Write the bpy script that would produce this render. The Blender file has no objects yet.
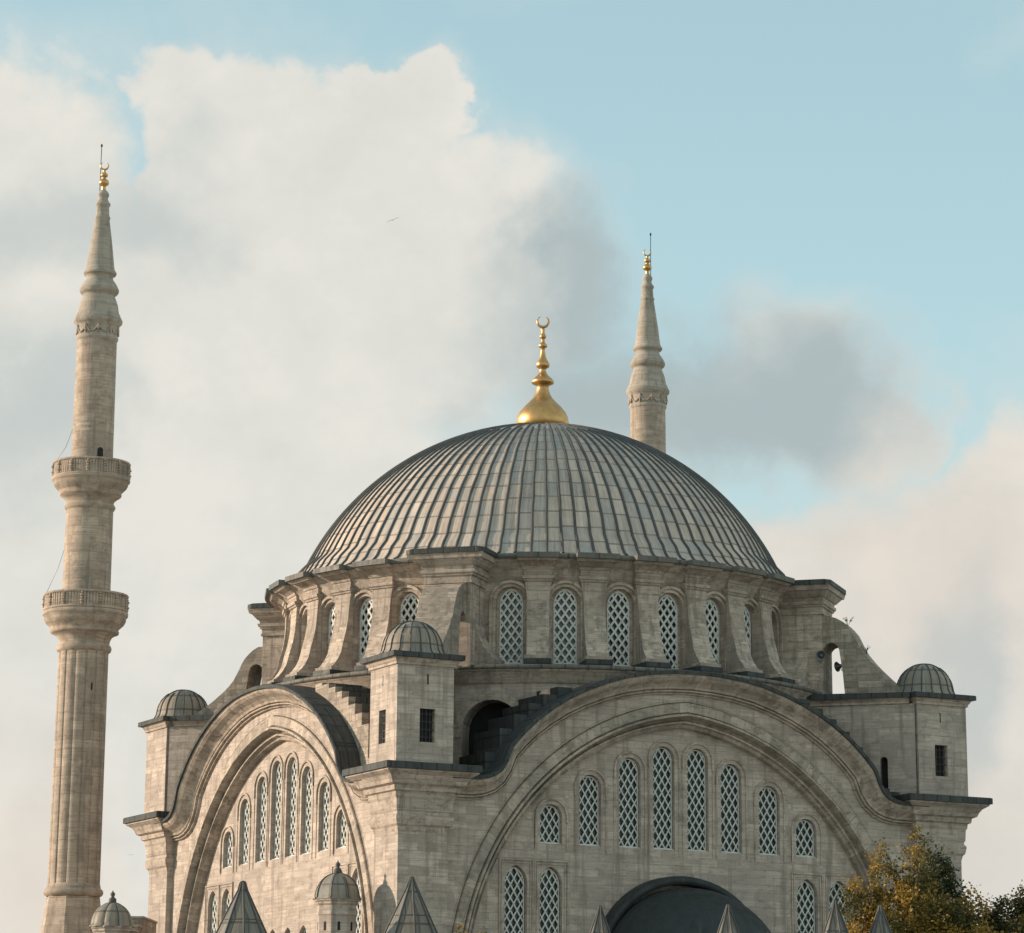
import bpy, bmesh, math, random
from mathutils import Vector, Matrix, noise as mnoise
import numpy as np
random.seed(7)
S = bpy.context.scene
COL = S.collection
PI = math.pi
R_ = math.radians

# ------------------------------------------------------------------ camera
cam = bpy.data.cameras.new('camera')
co_ = bpy.data.objects.new('camera', cam)
COL.objects.link(co_)
S.camera = co_
RX, UX, BX = (0.888635, -0.458554, 0.007517), (-0.134692, -0.245282, 0.960049), (-0.438391, -0.854146, -0.27973)
co_.matrix_world = Matrix(((RX[0], UX[0], BX[0], -83.803), (RX[1], UX[1], BX[1], -159.386), (RX[2], UX[2], BX[2], 2.001), (0, 0, 0, 1)))
cam.sensor_width = 36.0
cam.lens = 3358.99 / 1024 * 36
cam.shift_y = -300 / 1024
cam.clip_start = 1.0
cam.clip_end = 6000

# ------------------------------------------------------------------ light
SUN_AZ = 147.0      # direction to the sun, degrees counter-clockwise from +X
SUN_EL = 14.0
SUN_STRENGTH = 4.2
SKY_STRENGTH = 0.10
S.view_settings.view_transform = 'Standard'
S.view_settings.look = 'None'
S.view_settings.exposure = 0.6
S.view_settings.gamma = 1.0

sd = bpy.data.lights.new('sun', 'SUN')
sd.energy = SUN_STRENGTH
sd.angle = R_(0.6)
sd.color = (1.0, 0.80, 0.62)
so = bpy.data.objects.new('sun', sd)
COL.objects.link(so)
sdir = Vector((math.cos(R_(SUN_EL)) * math.cos(R_(SUN_AZ)), math.cos(R_(SUN_EL)) * math.sin(R_(SUN_AZ)), math.sin(R_(SUN_EL))))
so.rotation_euler = sdir.to_track_quat('Z', 'Y').to_euler()
so.location = sdir * 200


class NT:
    """small helper for wiring shader nodes"""
    def __init__(self, tree):
        self.t = tree

    def n(self, kind, **kw):
        nd = self.t.nodes.new(kind)
        for k, v in kw.items():
            setattr(nd, k, v)
        return nd

    def set(self, sock, v):
        if hasattr(v, 'is_output'):
            self.t.links.new(v, sock)
        elif v is not None:
            sock.default_value = v

    def m(self, op, a, b=None, c=None, clamp=False):
        nd = self.n('ShaderNodeMath', operation=op, use_clamp=clamp)
        self.set(nd.inputs[0], a)
        if b is not None: self.set(nd.inputs[1], b)
        if c is not None: self.set(nd.inputs[2], c)
        return nd.outputs[0]

    def smooth(self, v, lo, hi, o0=0.0, o1=1.0, kind='SMOOTHSTEP'):
        nd = self.n('ShaderNodeMapRange', interpolation_type=kind)
        self.set(nd.inputs[0], v)
        for i, q in enumerate((lo, hi, o0, o1)): self.set(nd.inputs[i + 1], q)
        return nd.outputs[0]

    def mix(self, f, a, b, blend='MIX'):
        nd = self.n('ShaderNodeMix', data_type='RGBA', blend_type=blend)
        self.set(nd.inputs[0], f)
        self.set(nd.inputs[6], a if hasattr(a, 'is_output') else (*a, 1))
        self.set(nd.inputs[7], b if hasattr(b, 'is_output') else (*b, 1))
        return nd.outputs[2]

    def noise(self, vec, scale, detail=4, rough=0.55, dist=0.0):
        nd = self.n('ShaderNodeTexNoise')
        if vec is not None: self.set(nd.inputs['Vector'], vec)
        nd.inputs['Scale'].default_value = scale
        nd.inputs['Detail'].default_value = detail
        nd.inputs['Roughness'].default_value = rough
        nd.inputs['Distortion'].default_value = dist
        return nd.outputs['Fac']

    def mapping(self, vec, scale=(1, 1, 1), loc=(0, 0, 0)):
        nd = self.n('ShaderNodeMapping')
        self.set(nd.inputs[0], vec)
        nd.inputs['Scale'].default_value = scale
        nd.inputs['Location'].default_value = loc
        return nd.outputs[0]


# ------------------------------------------------------------------ sky (Nishita plus clouds that live in the sky's own azimuth / elevation)
world = bpy.data.worlds.new('World')
S.world = world
world.use_nodes = True
wt = world.node_tree
wt.nodes.clear()
W = NT(wt)
out = W.n('ShaderNodeOutputWorld')
bg = W.n('ShaderNodeBackground')
bg.inputs['Strength'].default_value = SKY_STRENGTH
wt.links.new(bg.outputs[0], out.inputs[0])
sky = W.n('ShaderNodeTexSky', sky_type='NISHITA')
sky.sun_disc = False
sky.sun_elevation = R_(SUN_EL)
sky.sun_rotation = R_(90 - SUN_AZ)
sky.air_density = 1.0
sky.dust_density = 0.6
sky.ozone_density = 1.4
tc = W.n('ShaderNodeTexCoord')
dirv = tc.outputs['Generated']
sx = W.n('ShaderNodeSeparateXYZ')
wt.links.new(dirv, sx.inputs[0])
AZ0 = W.m('MULTIPLY', W.m('ARCTAN2', sx.outputs[0], sx.outputs[1]), 180 / PI)
EL0 = W.m('MULTIPLY', W.m('ARCSINE', sx.outputs[2]), 180 / PI)
wn = W.n('ShaderNodeTexNoise')
wt.links.new(dirv, wn.inputs['Vector'])
wn.inputs['Scale'].default_value = 14; wn.inputs['Detail'].default_value = 7; wn.inputs['Roughness'].default_value = 0.55
ws = W.n('ShaderNodeSeparateColor'); wt.links.new(wn.outputs['Color'], ws.inputs[0])
AZ = W.m('ADD', AZ0, W.m('MULTIPLY', W.m('SUBTRACT', ws.outputs[0], 0.5), 7.0))
EL = W.m('ADD', EL0, W.m('MULTIPLY', W.m('SUBTRACT', ws.outputs[1], 0.5), 5.0))


def blobs(lst):
    acc = None
    for a, e, ra, re in lst:
        dx = W.m('DIVIDE', W.m('SUBTRACT', AZ, a), ra)
        dy = W.m('DIVIDE', W.m('SUBTRACT', EL, e), re)
        d = W.m('SQRT', W.m('ADD', W.m('MULTIPLY', dx, dx), W.m('MULTIPLY', dy, dy)))
        v = W.m('SUBTRACT', 1.0, d)
        acc = v if acc is None else W.m('MAXIMUM', acc, v)
    return acc


CLOUD = [(22.32, 11.51, 6.09, 6.0), (17.21, 14.36, 4.17, 3.69), (20.47, 14.84, 1.91, 1.72), (23.42, 15.61, 2.96, 2.14), (25.41, 17.1, 0.96, 1.54), (21.3, 16.06, 1.57, 1.72), (26.98, 13.97, 2.61, 2.57), (29.43, 12.45, 2.78, 1.89), (31.34, 12.61, 2.26, 1.89), (32.71, 11.75, 1.91, 1.2), (33.33, 8.89, 4.87, 2.4), (35.51, 8.53, 2.96, 3.26), (36.1, 6.22, 5.57, 5.49), (22.01, 5.5, 7.83, 6.52), (28.73, 6.9, 7.3, 4.46), (13.47, 10.18, 5.22, 6.86), (39.67, 8.78, 4.35, 3.43)]
GREY = [(31.51, 12.44, 2.96, 1.72), (29.43, 13.12, 2.78, 2.06), (28.56, 14.49, 1.39, 1.89)]
GREY_PALE = [(20.08, 15.84, 2.61, 1.2), (19.04, 12.09, 1.57, 2.06), (34.79, 6.88, 1.39, 2.06)]
PINK = [(34.36, 9.21, 5.22, 3.77), (33.74, 4.76, 5.22, 3.43), (19.39, 4.64, 1.74, 2.74), (32.17, 10.07, 2.78, 1.2)]
CL_WHITE = (5.35, 5.2, 4.75)
CL_PINK = (5.25, 4.75, 4.2)
CL_GREY = (2.3, 2.95, 3.15)
CL_VEIL = (4.1, 5.6, 5.9)
SKY_TINT = (0.95, 1.12, 0.98)

n1 = W.noise(dirv, 16, 8, 0.56, 0.3)
n2 = W.noise(W.mapping(dirv, (1, 1, 1.6), (3.1, 1.7, 0.4)), 11, 5, 0.5)
n3 = W.noise(W.mapping(dirv, (1, 1, 1.3), (7.7, 4.1, 2.0)), 42, 6, 0.6)
fld = W.m('MAXIMUM', blobs(CLOUD), W.m('SUBTRACT', W.m('MULTIPLY', n2, 2.0), 1.35))
fld = W.m('ADD', fld, W.m('MULTIPLY', W.m('SUBTRACT', n1, 0.5), 0.75))
fld = W.m('ADD', fld, W.m('MULTIPLY', W.m('SUBTRACT', n3, 0.5), 0.14))
alpha = W.smooth(fld, -0.06, 0.22)
soft = W.smooth(fld, -0.30, 0.35)
gsoft = W.smooth(blobs(GREY), -0.6, 0.3)
alpha = W.mix(gsoft, alpha, W.smooth(fld, -0.22, 0.55))
sepa = W.n('ShaderNodeSeparateColor'); wt.links.new(alpha, sepa.inputs[0]); alpha = sepa.outputs[0]
alpha_soft = W.m('MAXIMUM', alpha, W.m('MULTIPLY', soft, 0.5))
# grey undersides and pale billows
g = W.m('ADD', blobs(GREY), W.m('MULTIPLY', W.m('SUBTRACT', n2, 0.5), 1.0))
g = W.smooth(g, -0.35, 0.75)
g = W.m('MAXIMUM', W.m('MULTIPLY', g, 0.8), W.m('MULTIPLY', W.smooth(blobs(GREY_PALE), -0.2, 0.7), 0.42))
pk = W.smooth(blobs(PINK), -0.2, 0.9)
white = W.mix(pk, CL_WHITE, CL_PINK)
fine = W.smooth(W.m('ADD', W.m('MULTIPLY', n1, 0.6), W.m('MULTIPLY', n3, 0.4)), 0.35, 0.65)
white = W.mix(W.m('MULTIPLY', W.m('SUBTRACT', 1.0, fine), 0.22), white, CL_GREY)
ccol = W.mix(g, white, CL_GREY)
skyt = W.mix(1.0, sky.outputs[0], SKY_TINT, 'MULTIPLY')
# air near the horizon is milky: a thin veil that thickens downward
veil = W.smooth(EL0, 30.0, 2.0, 0.42, 0.68)
skyt = W.mix(veil, skyt, CL_VEIL)
# unseen sky behind the viewer brightened and warmed, added fill for the shaded front
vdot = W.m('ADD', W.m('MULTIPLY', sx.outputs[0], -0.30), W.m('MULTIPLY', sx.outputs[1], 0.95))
back_fill = W.smooth(vdot, -0.35, 0.6, 1.38, 1.0)
allc = W.mix(alpha_soft, skyt, ccol)
dm = W.n('ShaderNodeVectorMath', operation='SCALE')
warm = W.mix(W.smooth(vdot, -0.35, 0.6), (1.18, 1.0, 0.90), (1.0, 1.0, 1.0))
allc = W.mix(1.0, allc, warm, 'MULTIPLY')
wt.links.new(allc, dm.inputs[0]); W.set(dm.inputs['Scale'], back_fill)
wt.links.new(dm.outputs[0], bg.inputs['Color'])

# ------------------------------------------------------------------ materials
def new_mat(name):
    m = bpy.data.materials.new(name)
    m.use_nodes = True
    m.node_tree.nodes.clear()
    t = NT(m.node_tree)
    o = t.n('ShaderNodeOutputMaterial')
    b = t.n('ShaderNodeBsdfPrincipled')
    m.node_tree.links.new(b.outputs[0], o.inputs[0])
    return m, t, b


def bump(t, b, h, strength, dist):
    nd = t.n('ShaderNodeBump')
    nd.inputs['Strength'].default_value = strength
    nd.inputs['Distance'].default_value = dist
    t.set(nd.inputs['Height'], h)
    t.t.links.new(nd.outputs[0], b.inputs['Normal'])


def stone(name, base, row=0.46, width=1.15, streak=0.5, blockvar=0.16, mortar=0.75, grime=0.5):
    m, t, b = new_mat(name)
    uv = t.n('ShaderNodeUVMap').outputs[0]
    tcn = t.n('ShaderNodeTexCoord')
    ob = tcn.outputs['Object']
    geo = t.n('ShaderNodeNewGeometry')
    pos = geo.outputs['Position']
    # courses are not ruled with a ruler: warp them a little
    wob = t.n('ShaderNodeTexNoise')
    t.set(wob.inputs['Vector'], uv); wob.inputs['Scale'].default_value = 0.9
    vm = t.n('ShaderNodeVectorMath', operation='MULTIPLY_ADD')
    t.set(vm.inputs[0], wob.outputs['Color']); vm.inputs[1].default_value = (0.12, 0.06, 0); t.set(vm.inputs[2], uv)
    br = t.n('ShaderNodeTexBrick')
    t.set(br.inputs['Vector'], vm.outputs[0])
    br.offset = 0.43; br.squash = 0.72; br.squash_frequency = 3
    br.inputs['Scale'].default_value = 1.0
    br.inputs['Brick Width'].default_value = width
    br.inputs['Row Height'].default_value = row
    br.inputs['Mortar Size'].default_value = 0.011
    br.inputs['Mortar Smooth'].default_value = 0.35
    br.inputs['Bias'].default_value = 0.0
    lo = tuple(c * (1 - blockvar) for c in base)
    hi = tuple(min(1, c * (1 + blockvar * 0.8)) for c in base)
    br.inputs['Color1'].default_value = (*lo, 1)
    br.inputs['Color2'].default_value = (*hi, 1)
    br.inputs['Mortar'].default_value = (*(c * mortar for c in base), 1)
    col = br.outputs['Color']
    # bedding: thin horizontal strata inside the blocks
    bed = t.noise(t.mapping(uv, (0.35, 7.0, 1)), 1.3, 5, 0.6)
    col = t.mix(t.smooth(bed, 0.38, 0.72, 0.0, 0.75), col, tuple(c * 0.66 for c in base))
    # large weather stains
    big = t.noise(pos, 0.22, 6, 0.6)
    col = t.mix(t.smooth(big, 0.42, 0.75, 0.0, min(0.7, 0.45 * grime)), col, (base[0] * 0.55, base[1] * 0.58, base[2] * 0.62))
    med = t.noise(pos, 1.3, 6, 0.65)
    col = t.mix(t.smooth(med, 0.5, 0.69, 0.0, min(0.8, 0.6 * grime)), col, (base[0] * 0.42, base[1] * 0.42, base[2] * 0.42))
    soot = t.noise(t.mapping(pos, (0.7, 0.7, 2.4), (2, 5, 1)), 2.6, 7, 0.72)
    col = t.mix(t.smooth(soot, 0.5, 0.68, 0.0, min(0.8, 0.6 * grime)), col, (base[0] * 0.36, base[1] * 0.37, base[2] * 0.38))
    pale = t.noise(t.mapping(pos, (1, 1, 1.6), (4, 9, 2)), 0.8, 5, 0.6)
    col = t.mix(t.smooth(pale, 0.56, 0.75, 0.0, 0.35), col, tuple(min(1, c * 1.25) for c in base))
    # rain streaks
    st = t.noise(t.mapping(pos, (2.6, 2.6, 0.16)), 1.0, 4, 0.6)
    col = t.mix(t.smooth(st, 0.52, 0.67, 0.0, streak), col, (base[0] * 0.45, base[1] * 0.45, base[2] * 0.46))
    t.t.links.new(col, b.inputs['Base Color'])
    b.inputs['Roughness'].default_value = 0.9
    b.inputs['Specular IOR Level'].default_value = 0.25
    fine = t.noise(pos, 9.0, 6, 0.65)
    h = t.m('ADD', t.m('MULTIPLY', br.outputs['Fac'], -0.8), t.m('ADD', t.m('MULTIPLY', fine, 0.9), t.m('MULTIPLY', bed, 0.5)))
    bump(t, b, h, 0.55, 0.035)
    return m


def lead(name, base, rough=0.5, metal=0.0, sheet=None, dark=0.45):
    """weathered lead sheet; 'sheet' = (width, height) of the sheets in the UV map, in metres"""
    m, t, b = new_mat(name)
    uv = t.n('ShaderNodeUVMap').outputs[0]
    geo = t.n('ShaderNodeNewGeometry')
    pos = geo.outputs['Position']
    n = t.noise(t.mapping(pos, (1, 1, 0.5)), 2.2, 6, 0.65)
    big = t.noise(pos, 0.35, 4, 0.5)
    hgt = t.m('MULTIPLY', n, 0.6)
    col = t.mix(t.smooth(n, 0.35, 0.72, 0.0, 0.5), base, tuple(c * dark for c in base))
    if sheet:
        br = t.n('ShaderNodeTexBrick')
        t.set(br.inputs['Vector'], uv)
        br.offset = 0.0; br.squash = 1.0
        br.inputs['Scale'].default_value = 1.0
        br.inputs['Brick Width'].default_value = sheet[0]
        br.inputs['Row Height'].default_value = sheet[1]
        br.inputs['Mortar Size'].default_value = 0.05
        br.inputs['Mortar Smooth'].default_value = 0.2
        br.inputs['Color1'].default_value = (0.0, 0.0, 0.0, 1)
        br.inputs['Color2'].default_value = (1.0, 1.0, 1.0, 1)
        br.inputs['Mortar'].default_value = (0.5, 0.5, 0.5, 1)
        sp = t.n('ShaderNodeSeparateColor'); t.t.links.new(br.outputs['Color'], sp.inputs[0])
        v = sp.outputs[0]
        warm = (base[0] * 1.1, base[1] * 1.0, base[2] * 0.93)
        cool = (base[0] * 0.60, base[1] * 0.72, base[2] * 0.82)
        tint = t.mix(t.smooth(v, 0.0, 0.45), cool, warm)
        col = t.mix(0.45, col, tint)
        pale = t.smooth(v, 0.86, 0.97, 0.0, 0.4)
        col = t.mix(pale, col, tuple(min(1, c * 1.4) for c in base))
        col = t.mix(t.m('MULTIPLY', br.outputs['Fac'], 0.72), col, tuple(c * 0.24 for c in base))
        # streaks running down each sheet
        st = t.noise(t.mapping(uv, (5.0, 0.30, 1)), 1.0, 5, 0.65)
        col = t.mix(t.smooth(st, 0.42, 0.72, 0.0, 0.75), col, tuple(c * 0.42 for c in base))
        dent = t.noise(uv, 2.6, 3, 0.5)
        hgt = t.m('ADD', hgt, t.m('MULTIPLY', dent, 1.1))
        hgt = t.m('ADD', hgt, t.m('MULTIPLY', br.outputs['Fac'], -0.7))
    col = t.mix(t.smooth(big, 0.45, 0.7, 0.0, 0.35), col, (base[0] * 0.7, base[1] * 0.82, base[2] * 0.9))
    t.t.links.new(col, b.inputs['Base Color'])
    b.inputs['Metallic'].default_value = metal
    b.inputs['Specular IOR Level'].default_value = 0.22
    t.set(b.inputs['Roughness'], t.smooth(n, 0.3, 0.7, rough - 0.1, rough + 0.14))
    bump(t, b, hgt, 0.5, 0.03)
    return m


def plain(name, colr, rough=0.6, metal=0.0, var=0.3, scale=4.0):
    m, t, b = new_mat(name)
    geo = t.n('ShaderNodeNewGeometry')
    n = t.noise(geo.outputs['Position'], scale, 5, 0.6)
    col = t.mix(t.smooth(n, 0.3, 0.72), colr, tuple(c * (1 - var) for c in colr))
    t.t.links.new(col, b.inputs['Base Color'])
    b.inputs['Roughness'].default_value = rough
    b.inputs['Metallic'].default_value = metal
    bump(t, b, n, 0.15, 0.01)
    return m


ST = stone('limestone_ashlar', (0.445, 0.374, 0.32), row=0.37, width=1.05, blockvar=0.22, grime=0.85, mortar=0.72, streak=0.6)
ST_DRUM = stone('stained_drum_stone', (0.45, 0.372, 0.308), row=0.42, width=1.1, blockvar=0.3, grime=2.2, mortar=0.65, streak=0.8)
ST_TRIM = stone('limestone_mouldings', (0.455, 0.378, 0.315), row=0.9, width=1.3, streak=0.85, blockvar=0.18, mortar=0.55, grime=1.7)
ST_VOUS = stone('limestone_voussoirs', (0.425, 0.357, 0.296), row=0.42, width=3.0, streak=0.5, blockvar=0.3, mortar=0.5, grime=1.5)
ST_ROUGH = stone('weathered_rubble', (0.38, 0.32, 0.262), row=0.34, width=0.7, streak=0.8, blockvar=0.4, mortar=0.5, grime=2.2)
ST_MIN = stone('minaret_stone', (0.43, 0.345, 0.275), row=0.5, width=1.0, streak=0.55, blockvar=0.2, grime=0.9)
ST_SPIRE = stone('spire_stone', (0.385, 0.335, 0.28), row=0.9, width=1.2, streak=0.6, blockvar=0.08)
LEAD_DOME = lead('dome_lead_sheets', (0.485, 0.415, 0.36), 0.8, 0.0, (1.0, 1.05))
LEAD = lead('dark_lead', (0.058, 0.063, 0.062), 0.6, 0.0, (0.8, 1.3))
LEAD_EDGE = lead('lead_flashing', (0.14, 0.135, 0.122), 0.6, 0.0, (1.1, 1.3))
LEAD_CONE = lead('cone_lead', (0.18, 0.168, 0.148), 0.5, 0.0, (1.0, 1.4))
LEAD_RIB = lead('lead_rolls', (0.088, 0.088, 0.083), 0.6, 0.0)
LEAD_CAP = lead('small_dome_lead', (0.27, 0.24, 0.20), 0.5, 0.0, (1.0, 0.8))
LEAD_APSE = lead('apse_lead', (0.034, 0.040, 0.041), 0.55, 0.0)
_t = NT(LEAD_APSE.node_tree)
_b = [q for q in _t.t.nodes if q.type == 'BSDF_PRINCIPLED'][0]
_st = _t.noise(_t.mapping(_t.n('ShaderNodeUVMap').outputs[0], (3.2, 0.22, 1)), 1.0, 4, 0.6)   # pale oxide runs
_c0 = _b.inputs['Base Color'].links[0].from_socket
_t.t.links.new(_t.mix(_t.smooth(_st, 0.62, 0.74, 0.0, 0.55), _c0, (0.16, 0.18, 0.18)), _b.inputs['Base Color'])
LEAD_TEAL = lead('blue_green_lead', (0.17, 0.23, 0.25), 0.42, 0.1, (1.0, 0.9))
GOLD = plain('gilded_copper', (0.60, 0.36, 0.15), 0.42, 1.0, 0.25, 3.0)
GRILLE = plain('painted_plaster_lattice', (0.60, 0.61, 0.58), 0.75, 0, 0.3, 5.0)
IRON = plain('iron_bars', (0.05, 0.05, 0.05), 0.6, 0.5, 0.4)
GREYMETAL = plain('grey_painted_metal', (0.13, 0.14, 0.145), 0.45, 0.3, 0.3)
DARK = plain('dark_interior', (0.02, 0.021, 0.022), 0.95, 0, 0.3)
mgl, tgl, bgl = new_mat('window_glass')
bgl.inputs['Base Color'].default_value = (0.035, 0.05, 0.052, 1)
bgl.inputs['Roughness'].default_value = 0.22
gpos = tgl.n('ShaderNodeNewGeometry').outputs['Position']
bump(tgl, bgl, tgl.noise(gpos, 2.0, 3, 0.5), 0.25, 0.05)
GLASS = mgl


# ------------------------------------------------------------------ mesh helper
class MB:
    def __init__(self):
        self.v = []; self.f = []; self.s = []; self.uv = {}

    def add(self, vs, fs, smooth=False):
        k = len(self.v)
        self.v.extend([tuple(p) for p in vs])
        self.f.extend([tuple(i + k for i in q) for q in fs])
        self.s.extend([smooth] * len(fs))
        return self

    def box(self, x0, x1, y0, y1, z0, z1, fn=None):
        vs = [(x, y, z) for z in (z0, z1) for x, y in ((x0, y0), (x1, y0), (x1, y1), (x0, y1))]
        if fn: vs = [fn(*p) for p in vs]
        return self.add(vs, [(3, 2, 1, 0), (4, 5, 6, 7), (0, 1, 5, 4), (1, 2, 6, 5), (2, 3, 7, 6), (3, 0, 4, 7)])

    def lathe(self, prof, n=64, c=(0, 0), a0=0.0, a1=2 * PI, smooth=True, rfun=None, cap_top=False, cap_bot=False):
        full = abs(a1 - a0 - 2 * PI) < 1e-6
        m = n if full else n + 1
        vs = []
        for r, z in prof:
            for i in range(m):
                a = a0 + (a1 - a0) * i / n
                q = rfun(r, z, a) if rfun else r
                vs.append((c[0] + q * math.cos(a), c[1] + q * math.sin(a), z))
        fs = []
        for k in range(len(prof) - 1):
            for i in range(n):
                j = (i + 1) % m
                fs.append((k * m + i, k * m + j, (k + 1) * m + j, (k + 1) * m + i))
        if cap_top: fs.append(tuple((len(prof) - 1) * m + i for i in range(m)))
        if cap_bot: fs.append(tuple(reversed(range(m))))
        return self.add(vs, fs, smooth)

    def square(self, prof, x0, x1, y0, y1, cap=True):
        """profile of (overhang, z) carried round a rectangle"""
        vs = []
        for o, z in prof:
            vs += [(x0 - o, y0 - o, z), (x1 + o, y0 - o, z), (x1 + o, y1 + o, z), (x0 - o, y1 + o, z)]
        fs = []
        for k in range(len(prof) - 1):
            for i in range(4):
                j = (i + 1) % 4
                fs.append((k * 4 + i, k * 4 + j, k * 4 + 4 + j, k * 4 + 4 + i))
        if cap:
            e = (len(prof) - 1) * 4
            fs += [(e, e + 1, e + 2, e + 3), (3, 2, 1, 0)]
        return self.add(vs, fs)

    def grid(self, rows, smooth=False, closed=False):
        m = len(rows[0])
        vs = [p for r in rows for p in r]
        fs = []
        for k in range(len(rows) - 1):
            for i in range(m if closed else m - 1):
                j = (i + 1) % m
                fs.append((k * m + i, k * m + j, (k + 1) * m + j, (k + 1) * m + i))
        return self.add(vs, fs, smooth)

    def tube(self, pts, r, n=6, smooth=True, closed=False):
        rows = []
        P = [Vector(p) for p in pts]
        for i, p in enumerate(P):
            a = P[(i - 1) % len(P)] if (closed or i > 0) else p
            b = P[(i + 1) % len(P)] if (closed or i < len(P) - 1) else p
            d = (b - a).normalized()
            ref = Vector((0, 0, 1)) if abs(d.z) < 0.9 else Vector((1, 0, 0))
            u = d.cross(ref).normalized(); w = d.cross(u)
            rr = r[i] if isinstance(r, (list, tuple)) else r
            rows.append([tuple(p + (u * math.cos(2 * PI * k / n) + w * math.sin(2 * PI * k / n)) * rr) for k in range(n)])
        if closed: rows.append(rows[0])
        self.grid(rows, smooth, True)
        if not closed:
            self.add(rows[0], [tuple(range(n))]); self.add(rows[-1], [tuple(range(n))])
        return self

    def prism(self, poly, fn, d0, d1):
        """polygon of (a,b) extruded along a third axis: fn(a,b,d) -> xyz"""
        n = len(poly)
        vs = [fn(a, b, d0) for a, b in poly] + [fn(a, b, d1) for a, b in poly]
        fs = [tuple(range(n)), tuple(range(2 * n - 1, n - 1, -1))] + [(i, i + n, (i + 1) % n + n, (i + 1) % n) for i in range(n)]
        return self.add(vs, fs)

    def build(self, name, mat, parent=None, uv='box', c=(0, 0), loc=None, rotz=0.0, bevel=0, weld=True):
        me = bpy.data.meshes.new(name)
        me.from_pydata(self.v, [], self.f)
        bm = bmesh.new(); bm.from_mesh(me)
        for fc, sm in zip(bm.faces, self.s): fc.smooth = sm
        if weld: bmesh.ops.remove_doubles(bm, verts=bm.verts, dist=0.0004)
        bmesh.ops.recalc_face_normals(bm, faces=bm.faces)
        ul = bm.loops.layers.uv.new('UVMap')
        for fc in bm.faces:
            nn = fc.normal
            if uv == 'cyl':
                base = None
                for lp in fc.loops:
                    p = lp.vert.co
                    a = math.atan2(p.y - c[1], p.x - c[0])
                    if base is None: base = a
                    while a - base > PI: a -= 2 * PI
                    while a - base < -PI: a += 2 * PI
                    q = c[2] if len(c) > 2 else 1.0
                    lp[ul].uv = (a * q, p.z)
            elif uv == 'arch':
                for lp in fc.loops:
                    p = lp.vert.co
                    rr = math.hypot(p.x, p.z - c[1])
                    a = math.atan2(p.z - c[1], p.x)
                    if a < -PI / 2: a += 2 * PI
                    lp[ul].uv = (rr * 0.5 + p.y * 0.3, (a * c[0]) if p.z > c[1] else ((p.z - c[1]) if p.x > 0 else PI * c[0] - (p.z - c[1])))
            else:
                h = Vector((-nn.y, nn.x, 0))
                if h.length < 0.25 or abs(nn.z) > 0.9:
                    for lp in fc.loops: lp[ul].uv = (lp.vert.co.x, lp.vert.co.y)
                else:
                    h.normalize()
                    hz = math.hypot(nn.x, nn.y)
                    for lp in fc.loops:
                        lp[ul].uv = (lp.vert.co.dot(h), lp.vert.co.z / max(hz, 0.3))
        bm.to_mesh(me); bm.free()
        if mat: me.materials.append(mat)
        o = bpy.data.objects.new(name, me)
        COL.objects.link(o)
        if parent: o.parent = parent
        if loc: o.location = loc
        o.rotation_euler = (0, 0, rotz)
        if bevel:
            b = o.modifiers.new('edge', 'BEVEL'); b.width = bevel; b.segments = 1; b.limit_method = 'ANGLE'; b.angle_limit = R_(40)
        return o


def tag(o, label=None, cat=None, group=None, kind=None):
    for k, v in (('label', label), ('category', cat), ('group', group), ('kind', kind)):
        if v: o[k] = v
    return o


def empty(name, loc, label, cat, group=None):
    o = bpy.data.objects.new(name, None)
    COL.objects.link(o)
    o.location = loc
    return tag(o, label, cat, group)


def dup(o, parent=None, loc=None, rotz=None, depth=2):
    c = o.copy(); COL.objects.link(c)
    if parent: c.parent = parent
    if loc is not None: c.location = loc
    if rotz is not None: c.rotation_euler = (0, 0, rotz)
    for ch in [q for q in bpy.data.objects if q.parent == o]:
        dup(ch, c)
    return c


# ---- openings
def arch_outline(hw, z0, zs, kind='round', n=12):
    """open outline from bottom left, over the arch, to bottom right"""
    pts = [(-hw, z0), (-hw, zs)]
    if kind == 'round':
        pts += [(-hw * math.cos(PI * i / n), zs + hw * math.sin(PI * i / n)) for i in range(1, n)]
    elif kind == 'pointed':
        k = 0.42; Rr = hw * (1 + k); c = hw * k
        am = math.acos(c / Rr)
        for i in range(1, n // 2 + 1):
            a = am * i / (n // 2)
            pts.append((c - Rr * math.cos(a), zs + Rr * math.sin(a)))
        for i in range(n // 2 - 1, 0, -1):
            a = am * i / (n // 2)
            pts.append((-c + Rr * math.cos(a), zs + Rr * math.sin(a)))
    pts += [(hw, zs), (hw, z0)]
    if kind == 'rect':
        pts = [(-hw, z0), (-hw, zs), (hw, zs), (hw, z0)]
    return pts


def rect_cell(mb, f, ua, ub, za, zb, du=1e9):
    if ub - ua < 1e-5 or zb - za < 1e-5: return
    n = max(1, int(math.ceil((ub - ua) / du)))
    rows = [[f(ua + (ub - ua) * i / n, z, 0) for i in range(n + 1)] for z in (za, zb)]
    mb.grid(rows)


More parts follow.
